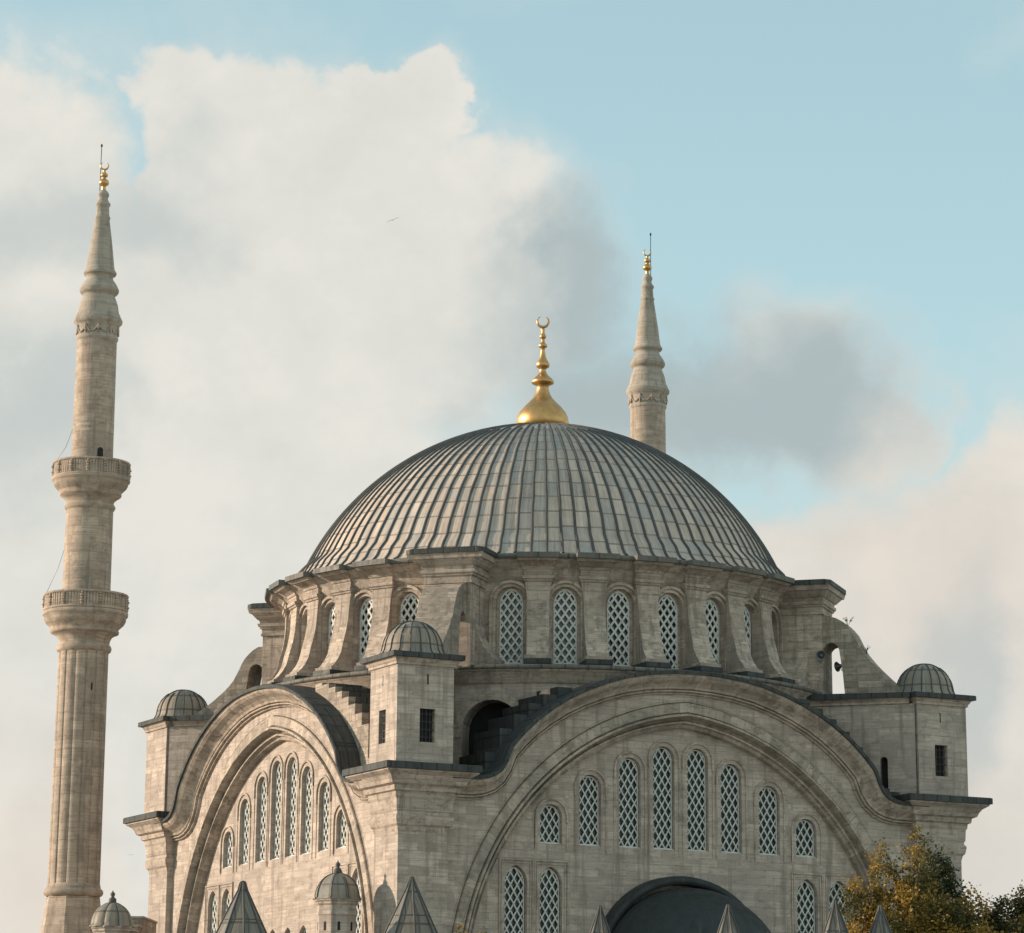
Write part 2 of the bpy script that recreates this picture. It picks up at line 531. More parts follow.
def wall(mb, f, u0, u1, z0, z1, ops, du=1e9):
    """sheet of wall with real openings; ops = (uc, hw, zb, zs, kind, steps); steps = list of (hw, depth) stepping inwards"""
    ops = sorted(ops, key=lambda o: (round(o[0], 3), o[2]))
    cols = []
    for o in ops:
        if cols and abs(cols[-1][0][0] - o[0]) < 1e-3: cols[-1].append(o)
        else: cols.append([o])
    edges = [u0] + [(cols[i][0][0] + cols[i][0][1] + cols[i + 1][0][0] - cols[i + 1][0][1]) / 2 for i in range(len(cols) - 1)] + [u1]
    if not cols:
        rect_cell(mb, f, u0, u1, z0, z1, du)
        return
    for ci, cl in enumerate(cols):
        ua, ub = edges[ci], edges[ci + 1]
        tops = [o[3] + (o[1] * 1.3 if o[4] != 'rect' else 0) for o in cl]
        zc1 = z1(cl[0][0]) if callable(z1) else z1
        zed = [z0] + [(tops[i] + cl[i + 1][2]) / 2 for i in range(len(cl) - 1)] + [zc1]
        for k, o in enumerate(cl):
            uc, hw, zb, zs, kind, steps = o
            za, zt = zed[k], zed[k + 1]
            out_ = [(uc + a, b) for a, b in arch_outline(hw, zb, zs, kind)]
            rect_cell(mb, f, ua, uc - hw, za, zt, du)
            rect_cell(mb, f, uc + hw, ub, za, zt, du)
            rect_cell(mb, f, uc - hw, uc + hw, za, zb, du)
            top = out_[1:-1]
            rows = [[f(a, b, 0) for a, b in top], [f(a, zt, 0) for a, b in top]]
            mb.grid(rows)
            cur, d = out_, 0.0
            for hw2, d2 in steps:
                if abs(hw2 - hw) > 1e-4:
                    nb = zb + (hw - hw2) * 0.35
                    nxt = [(uc + a, b) for a, b in arch_outline(hw2, nb, zs, kind)]
                else:
                    nxt = cur
                cl_ = lambda L: L + [L[0]]
                if nxt is not cur:
                    mb.grid([[f(a, b, d) for a, b in cl_(cur)], [f(a, b, d) for a, b in cl_(nxt)]])
                mb.grid([[f(a, b, d) for a, b in cl_(nxt)], [f(a, b, d2) for a, b in cl_(nxt)]])
                cur, d, hw = nxt, d2, hw2


def lattice(hw, z0, zs, kind, pitch, slope, bar, thick, rail=0.05):
    """diamond lattice clipped to the arch; local x = width, y = depth, z up"""
    mb = MB()
    poly = arch_outline(hw, z0, zs, kind, 12)
    # frame
    def inset(p, d):
        cx, cz = 0, (z0 + zs) / 2
        res = []
        for a, b in p:
            na = a - math.copysign(min(d, abs(a)), a) if abs(a) > 1e-6 else a
            nb = b + d if b <= z0 + 1e-6 else (b - d * max(0.0, (b - zs)) / max(hw, 1e-3) if b > zs else b)
            res.append((na, nb))
        return res
    ip = inset(poly, rail)
    L = poly + [poly[0]]; I = ip + [ip[0]]
    mb.grid([[(a, thick / 2, b) for a, b in L], [(a, -thick / 2, b) for a, b in L], [(a, -thick / 2, b) for a, b in I], [(a, thick / 2, b) for a, b in I]])
    def clip(p, d):
        t0, t1 = -1e9, 1e9
        n = len(poly)
        for i in range(n):
            a, b = poly[i], poly[(i + 1) % n]
            ex, ez = b[0] - a[0], b[1] - a[1]
            nx, nz = ez, -ex           # outline runs clockwise -> inward normal
            num = nx * (a[0] - p[0]) + nz * (a[1] - p[1])
            den = nx * d[0] + nz * d[1]
            if abs(den) < 1e-9:
                if -num < -1e-9: return None
                continue
            t = num / den
            if den > 0: t0 = max(t0, t)
            else: t1 = min(t1, t)
        return (t0, t1) if t1 - t0 > 0.03 else None
    ln = math.hypot(1, slope)
    H = zs + hw * 1.4 - z0
    for sgn in (1, -1):
        d = (sgn / ln, slope / ln)
        nrm = (-d[1], d[0])
        step = pitch
        k0 = int(-(H / slope + 2 * hw) / step) - 2
        for k in range(k0, -k0 + 1):
            p = (step * (k + 0.5), z0)
            t = clip(p, d)
            if not t: continue
            a = (p[0] + d[0] * t[0], p[1] + d[1] * t[0]); b = (p[0] + d[0] * t[1], p[1] + d[1] * t[1])
            w = bar / 2
            dy = 0.004 * sgn
            vs = []
            for q, yy in ((a, 0), (b, 0)):
                for sx_, sy_ in ((-w, -thick * .4), (w, -thick * .4), (w, thick * .4), (-w, thick * .4)):
                    vs.append((q[0] + nrm[0] * sx_, sy_ + dy, q[1] + nrm[1] * sx_))
            mb.add(vs, [(0, 1, 5, 4), (1, 2, 6, 5), (2, 3, 7, 6), (3, 0, 4, 7), (3, 2, 1, 0), (4, 5, 6, 7)])
    return mb


def pane(hw, z0, zs, kind):
    mb = MB()
    p = arch_outline(hw, z0, zs, kind)
    mb.prism(p, lambda a, b, d: (a, d, b), 0.0, 0.02)
    return mb


_win_cache = {}


def window(parent, key, hw, h_s, kind, loc, rotz, pitch, slope, bar, thick, glass_gap, sill=True, rail=0.05):
    """one window (lattice) with its glass and sill as sub-parts, copied from the first of its size"""
    if key in _win_cache:
        return dup(_win_cache[key], parent, loc, rotz)
    o = lattice(hw, 0, h_s, kind, pitch, slope, bar, thick, rail).build('window', GRILLE, parent, loc=loc, rotz=rotz)
    pane(hw + 0.03, -0.02, h_s, kind).build('glass_pane', GLASS, o, loc=(0, glass_gap, 0))
    if sill:
        MB().box(-hw - 0.05, hw + 0.05, -0.16, 0.06, -0.09, -0.002).build('sill', GRILLE, o)
    if key == 'drum':
        hb = MB()
        o1 = arch_outline(.93, .3, 3.05, 'round', 14); o2 = arch_outline(1.07, .3, 3.05, 'round', 14)
        hb.grid([[(p, y, b) for p, b in L] for L, y in ((o1, -.28), (o1, -.47), (o2, -.47), (o2, -.28))])
        oa = arch_outline(.58, 1.4, 2.98, 'pointed', 12)[1:-1]; ob = arch_outline(.79, 1.4, 3.05, 'round', 12)[1:-1]
        oa = [(-.58, 0.0)] + oa + [(.58, 0.0)]; ob = [(-.79, 0.0)] + ob + [(.79, 0.0)]
        hb.grid([[(p, .0, b) for p, b in oa], [(p, .0, b) for p, b in ob]])
        hb.build('hood_mould', ST_TRIM, o)
    _win_cache[key] = o
    return o

# ================================================================== the place
g_ = MB()
gx = [-3000, -600, -200, -100, -50, 0, 50, 100, 200, 600, 3000]
g_.grid([[(x, y, 0) for x in gx] for y in gx])
mg, tg, bgd = new_mat('courtyard_paving')
gp = tg.n('ShaderNodeNewGeometry').outputs['Position']
brg = tg.n('ShaderNodeTexBrick'); tg.set(brg.inputs['Vector'], gp)
brg.inputs['Scale'].default_value = 1.0; brg.inputs['Brick Width'].default_value = 0.9; brg.inputs['Row Height'].default_value = 0.6
brg.inputs['Mortar Size'].default_value = 0.012
brg.inputs['Color1'].default_value = (0.36, 0.335, 0.30, 1); brg.inputs['Color2'].default_value = (0.43, 0.40, 0.36, 1); brg.inputs['Mortar'].default_value = (0.2, 0.185, 0.165, 1)
tg.t.links.new(tg.mix(tg.smooth(tg.noise(gp, 0.3, 5), 0.4, 0.7, 0, .5), brg.outputs['Color'], (0.22, 0.205, 0.18)), bgd.inputs['Base Color'])
bgd.inputs['Roughness'].default_value = 0.9
tag(g_.build('ground', mg), kind='structure')

mosque = empty('mosque', (0, 0, 0), 'great pale stone mosque with ribbed lead dome, drum of lattice windows and huge arched facades', 'mosque')

# ---- great arches -------------------------------------------------
AC, AZC, AR = 1.24, 8.82, 13.04          # pointed arch: centre offset, centre height, intrados radius
YT = -14.80                              # plane of the window wall under the arch
YS = -15.45                              # plane of the spandrel
YG = -14.55                              # plane of the lattice
PIER = 15.80


def arch_pts(o, n=30, foot=True):
    Rr = AR + o
    am = math.acos(AC / Rr)
    right = [(-AC + Rr * math.cos(am * (1 - i / n)), AZC + Rr * math.sin(am * (1 - i / n))) for i in range(n + 1)]
    left = [(-x, z) for x, z in reversed(right)][:-1]
    pts = left + right
    if foot: pts = [(pts[0][0], 0.0)] + pts + [(pts[-1][0], 0.0)]
    return pts


half = [(0, 24.43), (1.3, 24.38), (2.6, 24.25), (3.9, 24.0), (5.1, 23.64), (6.2, 23.22), (7.2, 22.74), (8.1, 22.2), (8.9, 21.62), (9.6, 21.0), (10.1, 20.48),
        (10.32, 20.2), (10.47, 19.85), (10.62, 19.48), (10.85, 19.13), (11.15, 18.9), (11.5, 18.77), (11.9, 18.70), (13.4, 18.68)]
cop = [(-x, z) for x, z in reversed(half)][:-1] + half


def cop_z(x):
    x = abs(x)
    for (a, za), (b, zb) in zip(half, half[1:]):
        if a <= x <= b: return za + (zb - za) * (x - a) / (b - a)
    return half[-1][1]


def offset_path(path, nrm):
    res = []
    for i, p in enumerate(path):
        a = path[max(0, i - 1)]; b = path[min(len(path) - 1, i + 1)]
        t = Vector((b[0] - a[0], b[1] - a[1])).normalized()
        res.append((p[0] + t.y * nrm, p[1] - t.x * nrm))     # path runs left to right: positive = below / inside
    return res


WX = [-7.2, -5.06, -2.87, -0.96, 0.96, 2.87, 5.06, 7.2]
WT = [17.72, 19.24, 20.2, 20.84, 20.84, 20.2, 19.24, 17.72]      # crown heights
WZ0 = 15.93


def facade_parts(rotz, first, detail, third):
    """one great arch with everything on it, built facing -Y and turned about the mosque's axis"""
    made = []
    P_ = lambda o: made.append(o)
    # spandrel wall
    mb = MB()
    pts = arch_pts(1.24)
    rows = [[(x, YS, z) for x, z in pts], [(x, YS, max(cop_z(x) - 0.5, z)) for x, z in pts]]
    mb.grid(rows)
    for sgn in (-1, 1):
        xs = [14.28 * sgn - AC * sgn, 13.3 * sgn]
        mb.grid([[(x, YS, 0) for x in xs], [(x, YS, 18.5) for x in xs]])
    P_(mb.build('spandrel_wall', ST, mosque, rotz=rotz))
    # archivolt mouldings down to the window wall
    prof = [(1.32, YS - .02), (1.27, YS + .12), (1.21, YS + .12), (1.19, YS - .08), (1.16, YS - .12), (0.72, YS - .12), (0.70, YS + .05), (0.66, YS + .05), (0.64, YS - .24), (0.54, YS - .24), (0.50, YS - .02), (0.47, -15.18), (0.36, -15.08),
            (0.30, -15.30), (0.22, -15.30), (0.18, -15.10), (0.08, -15.05), (0.02, -15.13), (0.0, -15.05), (0.0, YT - .01)]
    mb = MB()
    n = 34
    rows = []
    for o, y in prof:
        rows.append([(x, y, z) for x, z in arch_pts(o, n)])
    mb.grid(rows)
    P_(mb.build('archivolt', ST_VOUS, mosque, rotz=rotz, uv='arch', c=(AR + .8, AZC)))
    # coping and the deep cavetto under it
    prof = [(0.16, -16.5), (0.30, -16.44), (0.42, -16.3), (0.56, -16.02), (0.70, -15.84), (0.80, -15.78), (0.82, -15.62), (0.86, -15.62), (0.87, -15.76), (0.93, -15.74), (0.95, -15.56), (0.98, -15.55), (1.0, -15.62), (1.04, -15.60), (1.05, -15.50), (1.06, -15.40)]
    mb = MB()
    mb.grid([[(x, y, z) for x, z in offset_path(cop, o)] for o, y in prof])
    P_(mb.build('arch_cornice', ST_TRIM, mosque, rotz=rotz, uv='arch', c=(AR + 2, AZC)))
    mb = MB()
    prof = [(0.18, -16.3), (0.17, -16.62), (0.02, -16.64), (-0.02, -16.58), (-0.03, -16.3), (-0.03, -12.9), (2.4, -12.9)]
    mb.grid([[(x, y, z) for x, z in offset_path(cop, o)] for o, y in prof])
    P_(mb.build('arch_roof', LEAD, mosque, rotz=rotz))
    # stepped haunches behind the coping
    for sgn in (-1, 1):
        mb = MB()
        x = 5.0 if third else 6.4
        sw_ = 0.80 if third else 0.78
        while x < 12.6:
            zt = min(24.05, cop_z(max(0, x - 1.45)) + 0.06) if third else min(24.0, cop_z(x + 0.25) + (0.62 if sgn > 0 else 0.32))
            if x > 11.2: zt = 19.9 - (x - 11.2) * 0.5 if third else 19.3
            xs = sorted((sgn * x, sgn * (x + sw_)))
            mb.box(xs[0], xs[1], -15.38, -12.6, zt - 2.6, zt)
            x += sw_
        if third and sgn > 0:  # thin dark facing added over the risers and treads of this flank
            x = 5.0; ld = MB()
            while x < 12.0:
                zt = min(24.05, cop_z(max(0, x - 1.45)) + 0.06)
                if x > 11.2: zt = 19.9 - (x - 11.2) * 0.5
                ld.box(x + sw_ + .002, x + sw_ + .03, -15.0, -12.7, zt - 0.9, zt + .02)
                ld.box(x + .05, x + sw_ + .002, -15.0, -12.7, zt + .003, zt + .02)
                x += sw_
            made.append(ld.build('step_dark_facing', LEAD, mosque, rotz=rotz))
        P_(mb.build('stepped_haunch', ST_ROUGH if third else LEAD, mosque, rotz=rotz))
    # window wall
    mb = MB()
    f = lambda u, z, d: (u, YT + d, z)
    ops = []
    steps = [(0.60, 0.13), (0.60, 0.40)]
    if detail:
        for x, t in zip(WX, WT):
            ops.append((x, 0.76, WZ0 - 0.1, t - 0.56, 'round', steps))
            if third and abs(x) < 5.5:
                ops.append((x, 0.72, 8.6, 11.6, 'pointed', steps))
            if abs(x) > 7:
                ops.append((x, 0.70, 10.2, 14.0, 'pointed', steps))
        for x in (-9.08, 9.08):
            ops.append((x, 0.70, 10.2, 14.0, 'pointed', steps))
    if detail:
        wall(mb, f, -13.1, 13.1, 0, lambda u: 22.6 if abs(u) < 6 else (20.6 if abs(u) < 8 else 18.5), ops)
    else:
        for a_, b_, zt_ in ((-13.1, -8.1, 18.5), (-8.1, -6.1, 20.6), (-6.1, 6.1, 22.6), (6.1, 8.1, 20.6), (8.1, 13.1, 18.5)):
            wall(mb, f, a_, b_, 0, zt_, [])
    P_(mb.build('window_wall', ST, mosque, rotz=rotz))
    if detail:
        ca, sa = math.cos(rotz), math.sin(rotz)
        place = lambda x, y, z: (x * ca - y * sa, x * sa + y * ca, z)
        mbh = MB()
        for x, t in zip(WX, WT):
            window(mosque, ('f', round(t, 2)), 0.565, t - 0.565 - WZ0, 'round', place(x, YG, WZ0), rotz, 0.373, 1.62, 0.055, 0.07, 0.12)
            # hood mould with little ears
            hw = 0.90
            zs = t - 0.56
            inn = arch_outline(hw - 0.10, 0, 0, 'round', 14)[1:-1]; outl = arch_outline(hw, 0, 0, 'round', 14)[1:-1]
            if abs(x) > 6.9: leg_a, leg_b = zs - 1.5, zs - 0.25
            else: leg_a, leg_b = zs - 0.45, zs - 0.45
            a_ = [(-hw + .10, leg_a - zs)] + inn + [(hw - .10, leg_b - zs)]
            b_ = [(-hw, leg_a - zs)] + outl + [(hw, leg_b - zs)]
            q = YT - 0.075
            mbh.grid([[(x + a, YT + .02, zs + b) for a, b in a_], [(x + a, q, zs + b) for a, b in a_], [(x + a, q, zs + b) for a, b in b_], [(x + a, YT + .02, zs + b) for a, b in b_]])
            # slim jamb rolls down to the sill
            for sg in (-1, 1):
                mbh.box(x + sg * 0.86 - .04, x + sg * 0.86 + .04, YT - 0.035, YT + .02, WZ0 - 0.35, zs - 0.3)
        lows = [-9.08, -7.2, 7.2, 9.08]
        for x in lows:
            window(mosque, 'low', 0.55, 14.0 - 10.35, 'pointed', place(x, YG, 10.35), rotz, 0.365, 1.62, 0.055, 0.07, 0.12)
            hw = 0.93
            for dd, pr in ((0.0, 0.06), (0.14, 0.03)):
                w_ = hw - dd
                mbh.box(x - w_, x - w_ + .07, YT - pr, YT + .02, 9.6, 15.03 - dd)
                mbh.box(x + w_ - .07, x + w_, YT - pr, YT + .02, 9.6, 15.03 - dd)
                mbh.box(x - w_, x + w_, YT - pr - .003, YT + .02, 15.03 - dd, 15.10 - dd)
        if third:
            for x in WX[1:-1]:
                window(mosque, 'third', 0.58, 11.6 - 8.75, 'pointed', place(x, YG, 8.75), rotz, 0.365, 1.62, 0.055, 0.07, 0.12)
        P_(mbh.build('window_mouldings', ST_TRIM, mosque, rotz=rotz))
    return made


facade_parts(0.0, True, True, False)             # the shaded front
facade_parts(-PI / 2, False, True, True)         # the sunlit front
facade_parts(PI / 2, False, False, False)
facade_parts(PI, False, False, False)

# ---- corner piers with their great capitals, and the turrets on them
CAP = [(0, 16.0), (.06, 16.25), (.15, 16.35), (.20, 16.6), (.20, 16.72), (.12, 16.8), (.12, 16.92), (.17, 17.0), (.19, 17.5), (.25, 17.62), (.27, 17.82), (.40, 17.88), (.43, 18.1), (.62, 18.18), (.70, 18.38),
       (.82, 18.55), (1.02, 18.68), (1.08, 18.72), (1.08, 18.8)]
pmb = MB()
pmb.square([(0, 0), (0, 16.0)], -PIER, -13.2, -PIER, -13.2, cap=False)
cmb = MB(); cmb.square(CAP, -PIER, -13.2, -PIER, -13.2)
lmb = MB(); lmb.square([(1.05, 18.78), (1.20, 18.80), (1.20, 19.08), (1.14, 19.12)], -PIER, -13.2, -PIER, -13.2)
pier0 = pmb.build('corner_pier', ST, mosque)
cmb.build('capital', ST_TRIM, pier0)
lmb.build('lead_cover', LEAD, pier0)

TO, TI = 16.12, 13.15
tcx = -(TO + TI) / 2


def make_turret(plain_faces=False):
    mb = MB()
    # four faces, the two outer ones with a barred window and a slit
    wo = [(0.12, 0.40, 20.15, 21.72, 'rect', [(0.40, 0.35)]), (0.12, 0.05, 22.85, 23.35, 'rect', [(0.05, 0.3)])]
    z0, z1 = 19.1, 23.72
    wall(mb, lambda u, z, d: (tcx + u, -TO + d, z), -1.485, 1.485, z0, z1, wo)
    wo2 = [(-0.1, 0.38, 20.15, 21.72, 'rect', [(0.38, 0.35)]), (-0.1, 0.04, 22.85, 23.35, 'rect', [(0.04, 0.3)])]
    wall(mb, lambda u, z, d: (-TO + d, tcx - u, z), -1.485, 1.485, z0, z1, wo2)
    if plain_faces:
        mb = MB()
        wall(mb, lambda u, z, d: (tcx + u, -TO + d, z), -1.485, 1.485, z0, z1, [])
        wall(mb, lambda u, z, d: (-TO + d, tcx - u, z), -1.485, 1.485, z0, z1, [])
        wall(mb, lambda u, z, d: (-TI - d, tcx + u, z), -1.485, 1.485, z0, z1, [(-0.35, 0.05, 22.5, 23.0, 'rect', [(0.05, 0.3)])])
        mb.grid([[(-TI, -TI, z), (-TO, -TI, z)] for z in (z0, z1)])
    else:
        mb.grid([[(-TI, -TO, z), (-TI, -TI, z), (-TO, -TI, z)] for z in (z0, z1)])
    t = mb.build('corner_turret', ST, mosque)
    c = MB(); c.square([(0, 23.70), (.09, 23.74), (.09, 23.84), (.15, 23.90), (.20, 24.0), (.30, 24.05)], -TO, -TI, -TO, -TI)
    c.build('cornice', ST_TRIM, t)
    c = MB(); c.square([(.30, 24.04), (.40, 24.06), (.40, 24.28), (.36, 24.31)], -TO, -TI, -TO, -TI)
    c.build('lead_cover', LEAD, t)
    d = MB()
    prof = [(1.66, 24.30), (1.56, 24.40), (1.47, 24.58)] + [(1.45 * math.cos(a), 24.58 + 1.42 * math.sin(a)) for a in [R_(k) for k in range(8, 90, 8)]] + [(0.02, 26.01)]
    d.lathe(prof, 48, (tcx, tcx), rfun=lambda r, z, a: r)
    dome_ = d.build('turret_dome', LEAD_CAP, t, uv='cyl', c=(tcx, tcx, 18 / (2 * PI)))
    r_ = MB()
    for k in range(18):
        a = 2 * PI * k / 18
        pts = [(tcx + (r + .015) * math.cos(a), tcx + (r + .015) * math.sin(a), z + .02) for r, z in prof[:-1]]
        if k % 2: pts = pts[:-4]
        r_.tube(pts, 0.03, 5)
    r_.build('lead_rolls', LEAD_RIB, t)
    if plain_faces: return t
    for nm, fn in (('a', lambda u, z, d: (tcx + 0.12 + u, -TO + .16 + d, z)), ('b', lambda u, z, d: (-TO + .16 + d, tcx + 0.1 - u, z))):
        b = MB()
        for k in range(3):
            u = -0.2 + k * 0.2
            b.add([fn(u + a, z, e) for z in (20.15, 21.72) for a, e in ((-.018, -.018), (.018, -.018), (.018, .018), (-.018, .018))], [(0, 1, 5, 4), (1, 2, 6, 5), (2, 3, 7, 6), (3, 0, 4, 7)])
        for k in range(4):
            z = 20.4 + k * 0.36
            b.add([fn(u, z + q, e) for u in (-.4, .4) for q, e in ((-.014, -.02), (.014, -.02), (.014, .012), (-.014, .012))], [(0, 1, 5, 4), (1, 2, 6, 5), (2, 3, 7, 6), (3, 0, 4, 7)])
        b.build('window_bars', IRON, t)
        b = MB()
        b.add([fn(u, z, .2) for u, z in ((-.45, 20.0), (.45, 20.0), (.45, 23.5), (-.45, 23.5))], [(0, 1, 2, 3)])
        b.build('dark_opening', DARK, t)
    return t


turret0 = make_turret()
for k in (1, 2, 3):
    dup(pier0, mosque, rotz=k * PI / 2)
    if k == 3: make_turret(True).rotation_euler = (0, 0, 3 * PI / 2)
    else: dup(turret0, mosque, rotz=k * PI / 2)

# ---- square body roof and the round base of the drum
mb = MB()
mb.square([(0, 0.5), (0, 18.95), (-.2, 19.0)], -14.0, 14.0, -14.0, 14.0)
mb.build('main_roof', LEAD, mosque)
BR = 15.0
mb = MB()
fcyl = lambda rr: (lambda u, z, d: ((rr - d) * math.cos(u / rr), (rr - d) * math.sin(u / rr), z))
nic = []
for q in range(4):
    for off in (8.0, -8.0):
        a = R_(-135 + 90 * q + off)
        while a < 0: a += 2 * PI
        nic.append((a * BR, 1.5, 19.2, 21.45, 'round', [(1.5, 1.3)]))
for q in range(4):
    c0 = R_(45 + 90 * q); sec = R_(24.5); ax_ = R_(90 * q)
    sub = [o for o in nic if abs(((o[0] / BR - c0 + PI) % (2 * PI)) - PI) < sec]
    sub = [((c0 + ((o[0] / BR - c0 + PI) % (2 * PI)) - PI) * BR,) + o[1:] for o in sub]
    wall(mb, fcyl(BR), (c0 - sec) * BR, (c0 + sec) * BR, 18.8, 24.1, sub, du=0.8)
    wall(mb, fcyl(BR), (ax_ - PI / 4 + sec) * BR, (ax_ + PI / 4 - sec) * BR, 22.6, 24.1, [], du=0.8)
mb.build('drum_base', ST, mosque, uv='cyl', c=(0, 0, BR))
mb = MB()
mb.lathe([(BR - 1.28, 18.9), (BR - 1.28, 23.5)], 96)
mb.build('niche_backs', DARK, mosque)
for uc, hw, zb, zs, kd, st in nic:
    mb = MB()
    f = fcyl(BR)
    o1 = arch_outline(hw, zs - .3, zs, 'round', 14); o2 = arch_outline(hw + .42, zs - .3, zs, 'round', 14)
    mb.grid([[f(uc + a, b, .02) for a, b in o1], [f(uc + a, b, -.06) for a, b in o1], [f(uc + a, b, -.06) for a, b in o2], [f(uc + a, b, .02) for a, b in o2]])
    mb.build('niche_voussoir', ST_TRIM, mosque)
mb = MB()
mb.lathe([(BR - .02, 23.72), (BR + .10, 23.75), (BR + .12, 23.95), (BR + .22, 24.02), (BR + .26, 24.2), (BR + .5, 24.32), (BR + .52, 24.38)], 128)
mb.build('base_cornice', ST_TRIM, mosque, uv='cyl', c=(0, 0, BR))
mb = MB()
mb.lathe([(BR + .45, 24.37), (BR + .62, 24.39), (BR + .62, 24.56), (BR + .56, 24.6), (12.9, 24.72)], 128)
mb.build('base_lead', LEAD_EDGE, mosque, uv='cyl', c=(0, 0, BR))

# ---- spurs that tie the turrets to the drum base, and the flying buttresses above
s2 = 2 ** -.5
for q in range(4):
    ang = R_(-135 + 90 * q)
    er = (math.cos(ang), math.sin(ang)); et = (-math.sin(ang), math.cos(ang))
    fn = lambda r, t, z: (er[0] * r + et[0] * t, er[1] * r + et[1] * t, z)
    t0, t1 = -2.08, 2.08
    if q == 0: t0, t1 = -2.08, -0.5     # the near spur is narrower on its right
    mb = MB()
    door = [(18.9, 0.20, 19.5, 20.9, 'round', [(0.20, 0.5)])]
    wall(mb, lambda u, z, d: fn(u, t0 + d, z), 14.3, 20.55, 18.8, 23.75, door)
    wall(mb, lambda u, z, d: fn(u, t1 - d, z), 14.3, 20.55, 18.8, 23.75, [])
    sp = mb.build('spur_wall', ST, mosque)
    mb = MB()
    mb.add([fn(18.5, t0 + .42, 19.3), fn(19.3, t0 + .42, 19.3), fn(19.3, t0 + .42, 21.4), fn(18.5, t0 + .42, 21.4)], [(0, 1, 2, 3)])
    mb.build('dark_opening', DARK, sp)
    mb = MB()
    pr = [(.0, 23.72), (.10, 23.76), (.10, 23.86), (.2, 23.98), (.3, 24.04)]
    mb.grid([[fn(r, t0 - o, z) for o, z in pr] for r in (14.3, 20.3)])
    mb.grid([[fn(r, t1 + o, z) for o, z in pr] for r in (14.3, 20.3)])
    mb.build('cornice', ST_TRIM, sp)
    mb = MB()
    mb.prism([(14.3, 24.03), (20.4, 24.03), (20.4, 24.29), (14.3, 24.33)], lambda a, b, d: fn(a, d, b), t0 - .41, t1 + .41)
    mb.build('lead_cover', LEAD, sp)
    # flying buttress: scroll-shaped wall pierced by a tall arch
    W_ = 0.95
    top = [(15.6, 28.62), (16.2, 28.5), (16.7, 28.22), (17.1, 27.8), (17.38, 27.2), (17.65, 26.7), (18.05, 26.2), (18.55, 25.68), (19.1, 25.15), (19.7, 24.7), (20.1, 24.45)]
    if q == 3: top = [(15.6, 28.1)] + [(r - 0.3 * min(1, (r - 15.6)), z - 0.4 * min(1, (z - 24.4) / 2)) for r, z in top[1:]]
    arc = [(15.62 + .42 - .42 * math.cos(PI * i / 8), 26.75 + .42 * math.sin(PI * i / 8)) for i in range(1, 8)]
    hole = [(15.60, 26.75)] + arc + [(16.46, 26.75), (16.62, 25.6), (16.72, 24.4)]
    poly = [(14.9, 26.0), (14.9, 28.62)] + top + [(20.1, 24.3)] + list(reversed(hole)) + [(15.60, 26.0)]
    mb = MB()
    # build as strips between the arch and the scroll so that every face stays convex
    def strip(lo, hi):
        for sgn in (-1, 1):
            mb.grid([[fn(a, sgn * W_, b) for a, b in lo], [fn(a, sgn * W_, b) for a, b in hi]])
        mb.grid([[fn(a, -W_, b) for a, b in hi], [fn(a, W_, b) for a, b in hi]])
        mb.grid([[fn(a, -W_, b) for a, b in lo], [fn(a, W_, b) for a, b in lo]])
    def resample(L, n):
        ds = [0]
        for p, r in zip(L, L[1:]): ds.append(ds[-1] + math.hypot(r[0] - p[0], r[1] - p[1]))
        o = []
        for i in range(n):
            d = ds[-1] * i / (n - 1)
            for k in range(len(L) - 1):
                if ds[k] <= d <= ds[k + 1] + 1e-9:
                    w = (d - ds[k]) / max(1e-9, ds[k + 1] - ds[k])
                    o.append((L[k][0] + (L[k + 1][0] - L[k][0]) * w, L[k][1] + (L[k + 1][1] - L[k][1]) * w)); break
        return o
    strip(resample(hole, 18), resample(top, 18))
    mb.grid([[fn(20.1, -W_, 24.45), fn(20.1, W_, 24.45)], [fn(20.1, -W_, 24.2), fn(20.1, W_, 24.2)]])
    for sgn in (-1, 1):
        mb.grid([[fn(16.72, sgn * W_, 24.2), fn(20.1, sgn * W_, 24.2)], [fn(16.72, sgn * W_, 24.4), fn(20.1, sgn * W_, 24.45)]])
    mb.build('flying_buttress', ST_ROUGH, mosque)
    # the block pier of the drum with its entablature
    bp = MB()
    HB = 1.18
    bp.prism([(12.9, -HB), (15.6, -HB), (15.6, HB), (12.9, HB)], lambda a, b, d: fn(a, b, d), 24.5, 28.85)
    # sweeping foot on both flanks
    for sgn in (-1, 1):
        foot = [(HB - .1, 27.0), (HB + .05, 26.6), (HB + .18, 26.1), (HB + .42, 25.6), (HB + .75, 25.2), (HB + .95, 25.0), (HB + .95, 24.6), (HB - .1, 24.6)]
        bp.prism(foot, lambda a, b, d, s=sgn: fn(d, s * a, b), 13.0, 14.85)
    blk = bp.build('buttress_pier', ST_DRUM, mosque)
    en = MB()
    def efr(o0, za, o1, zb):
        vs = [fn(r, t, z) for o, z in ((o0, za), (o1, zb)) for r, t in ((12.9, -HB - o), (15.62 + o * .75, -HB - o), (15.62 + o * .75, HB + o), (12.9, HB + o))]
        en.add(vs, [(3, 2, 1, 0), (4, 5, 6, 7), (0, 1, 5, 4), (1, 2, 6, 5), (2, 3, 7, 6), (3, 0, 4, 7)])
    for q in ((.08, 28.64, .10, 28.76), (.03, 28.76, .05, 29.02), (.14, 29.02, .17, 29.14), (.24, 29.14, .28, 29.30), (.14, 29.30, .20, 29.50), (.28, 29.50, .62, 29.82), (.72, 29.82, .80, 30.08)):
        efr(*q)
    en.build('entablature', ST_TRIM, blk)
    en = MB()
    o = .92
    def rp(o):
        c_ = .28
        q_ = 15.62 + o * .75
        return [(12.9, -HB - o), (q_ - c_, -HB - o), (q_, -HB - o + c_), (q_, HB + o - c_), (q_ - c_, HB + o), (12.9, HB + o)]
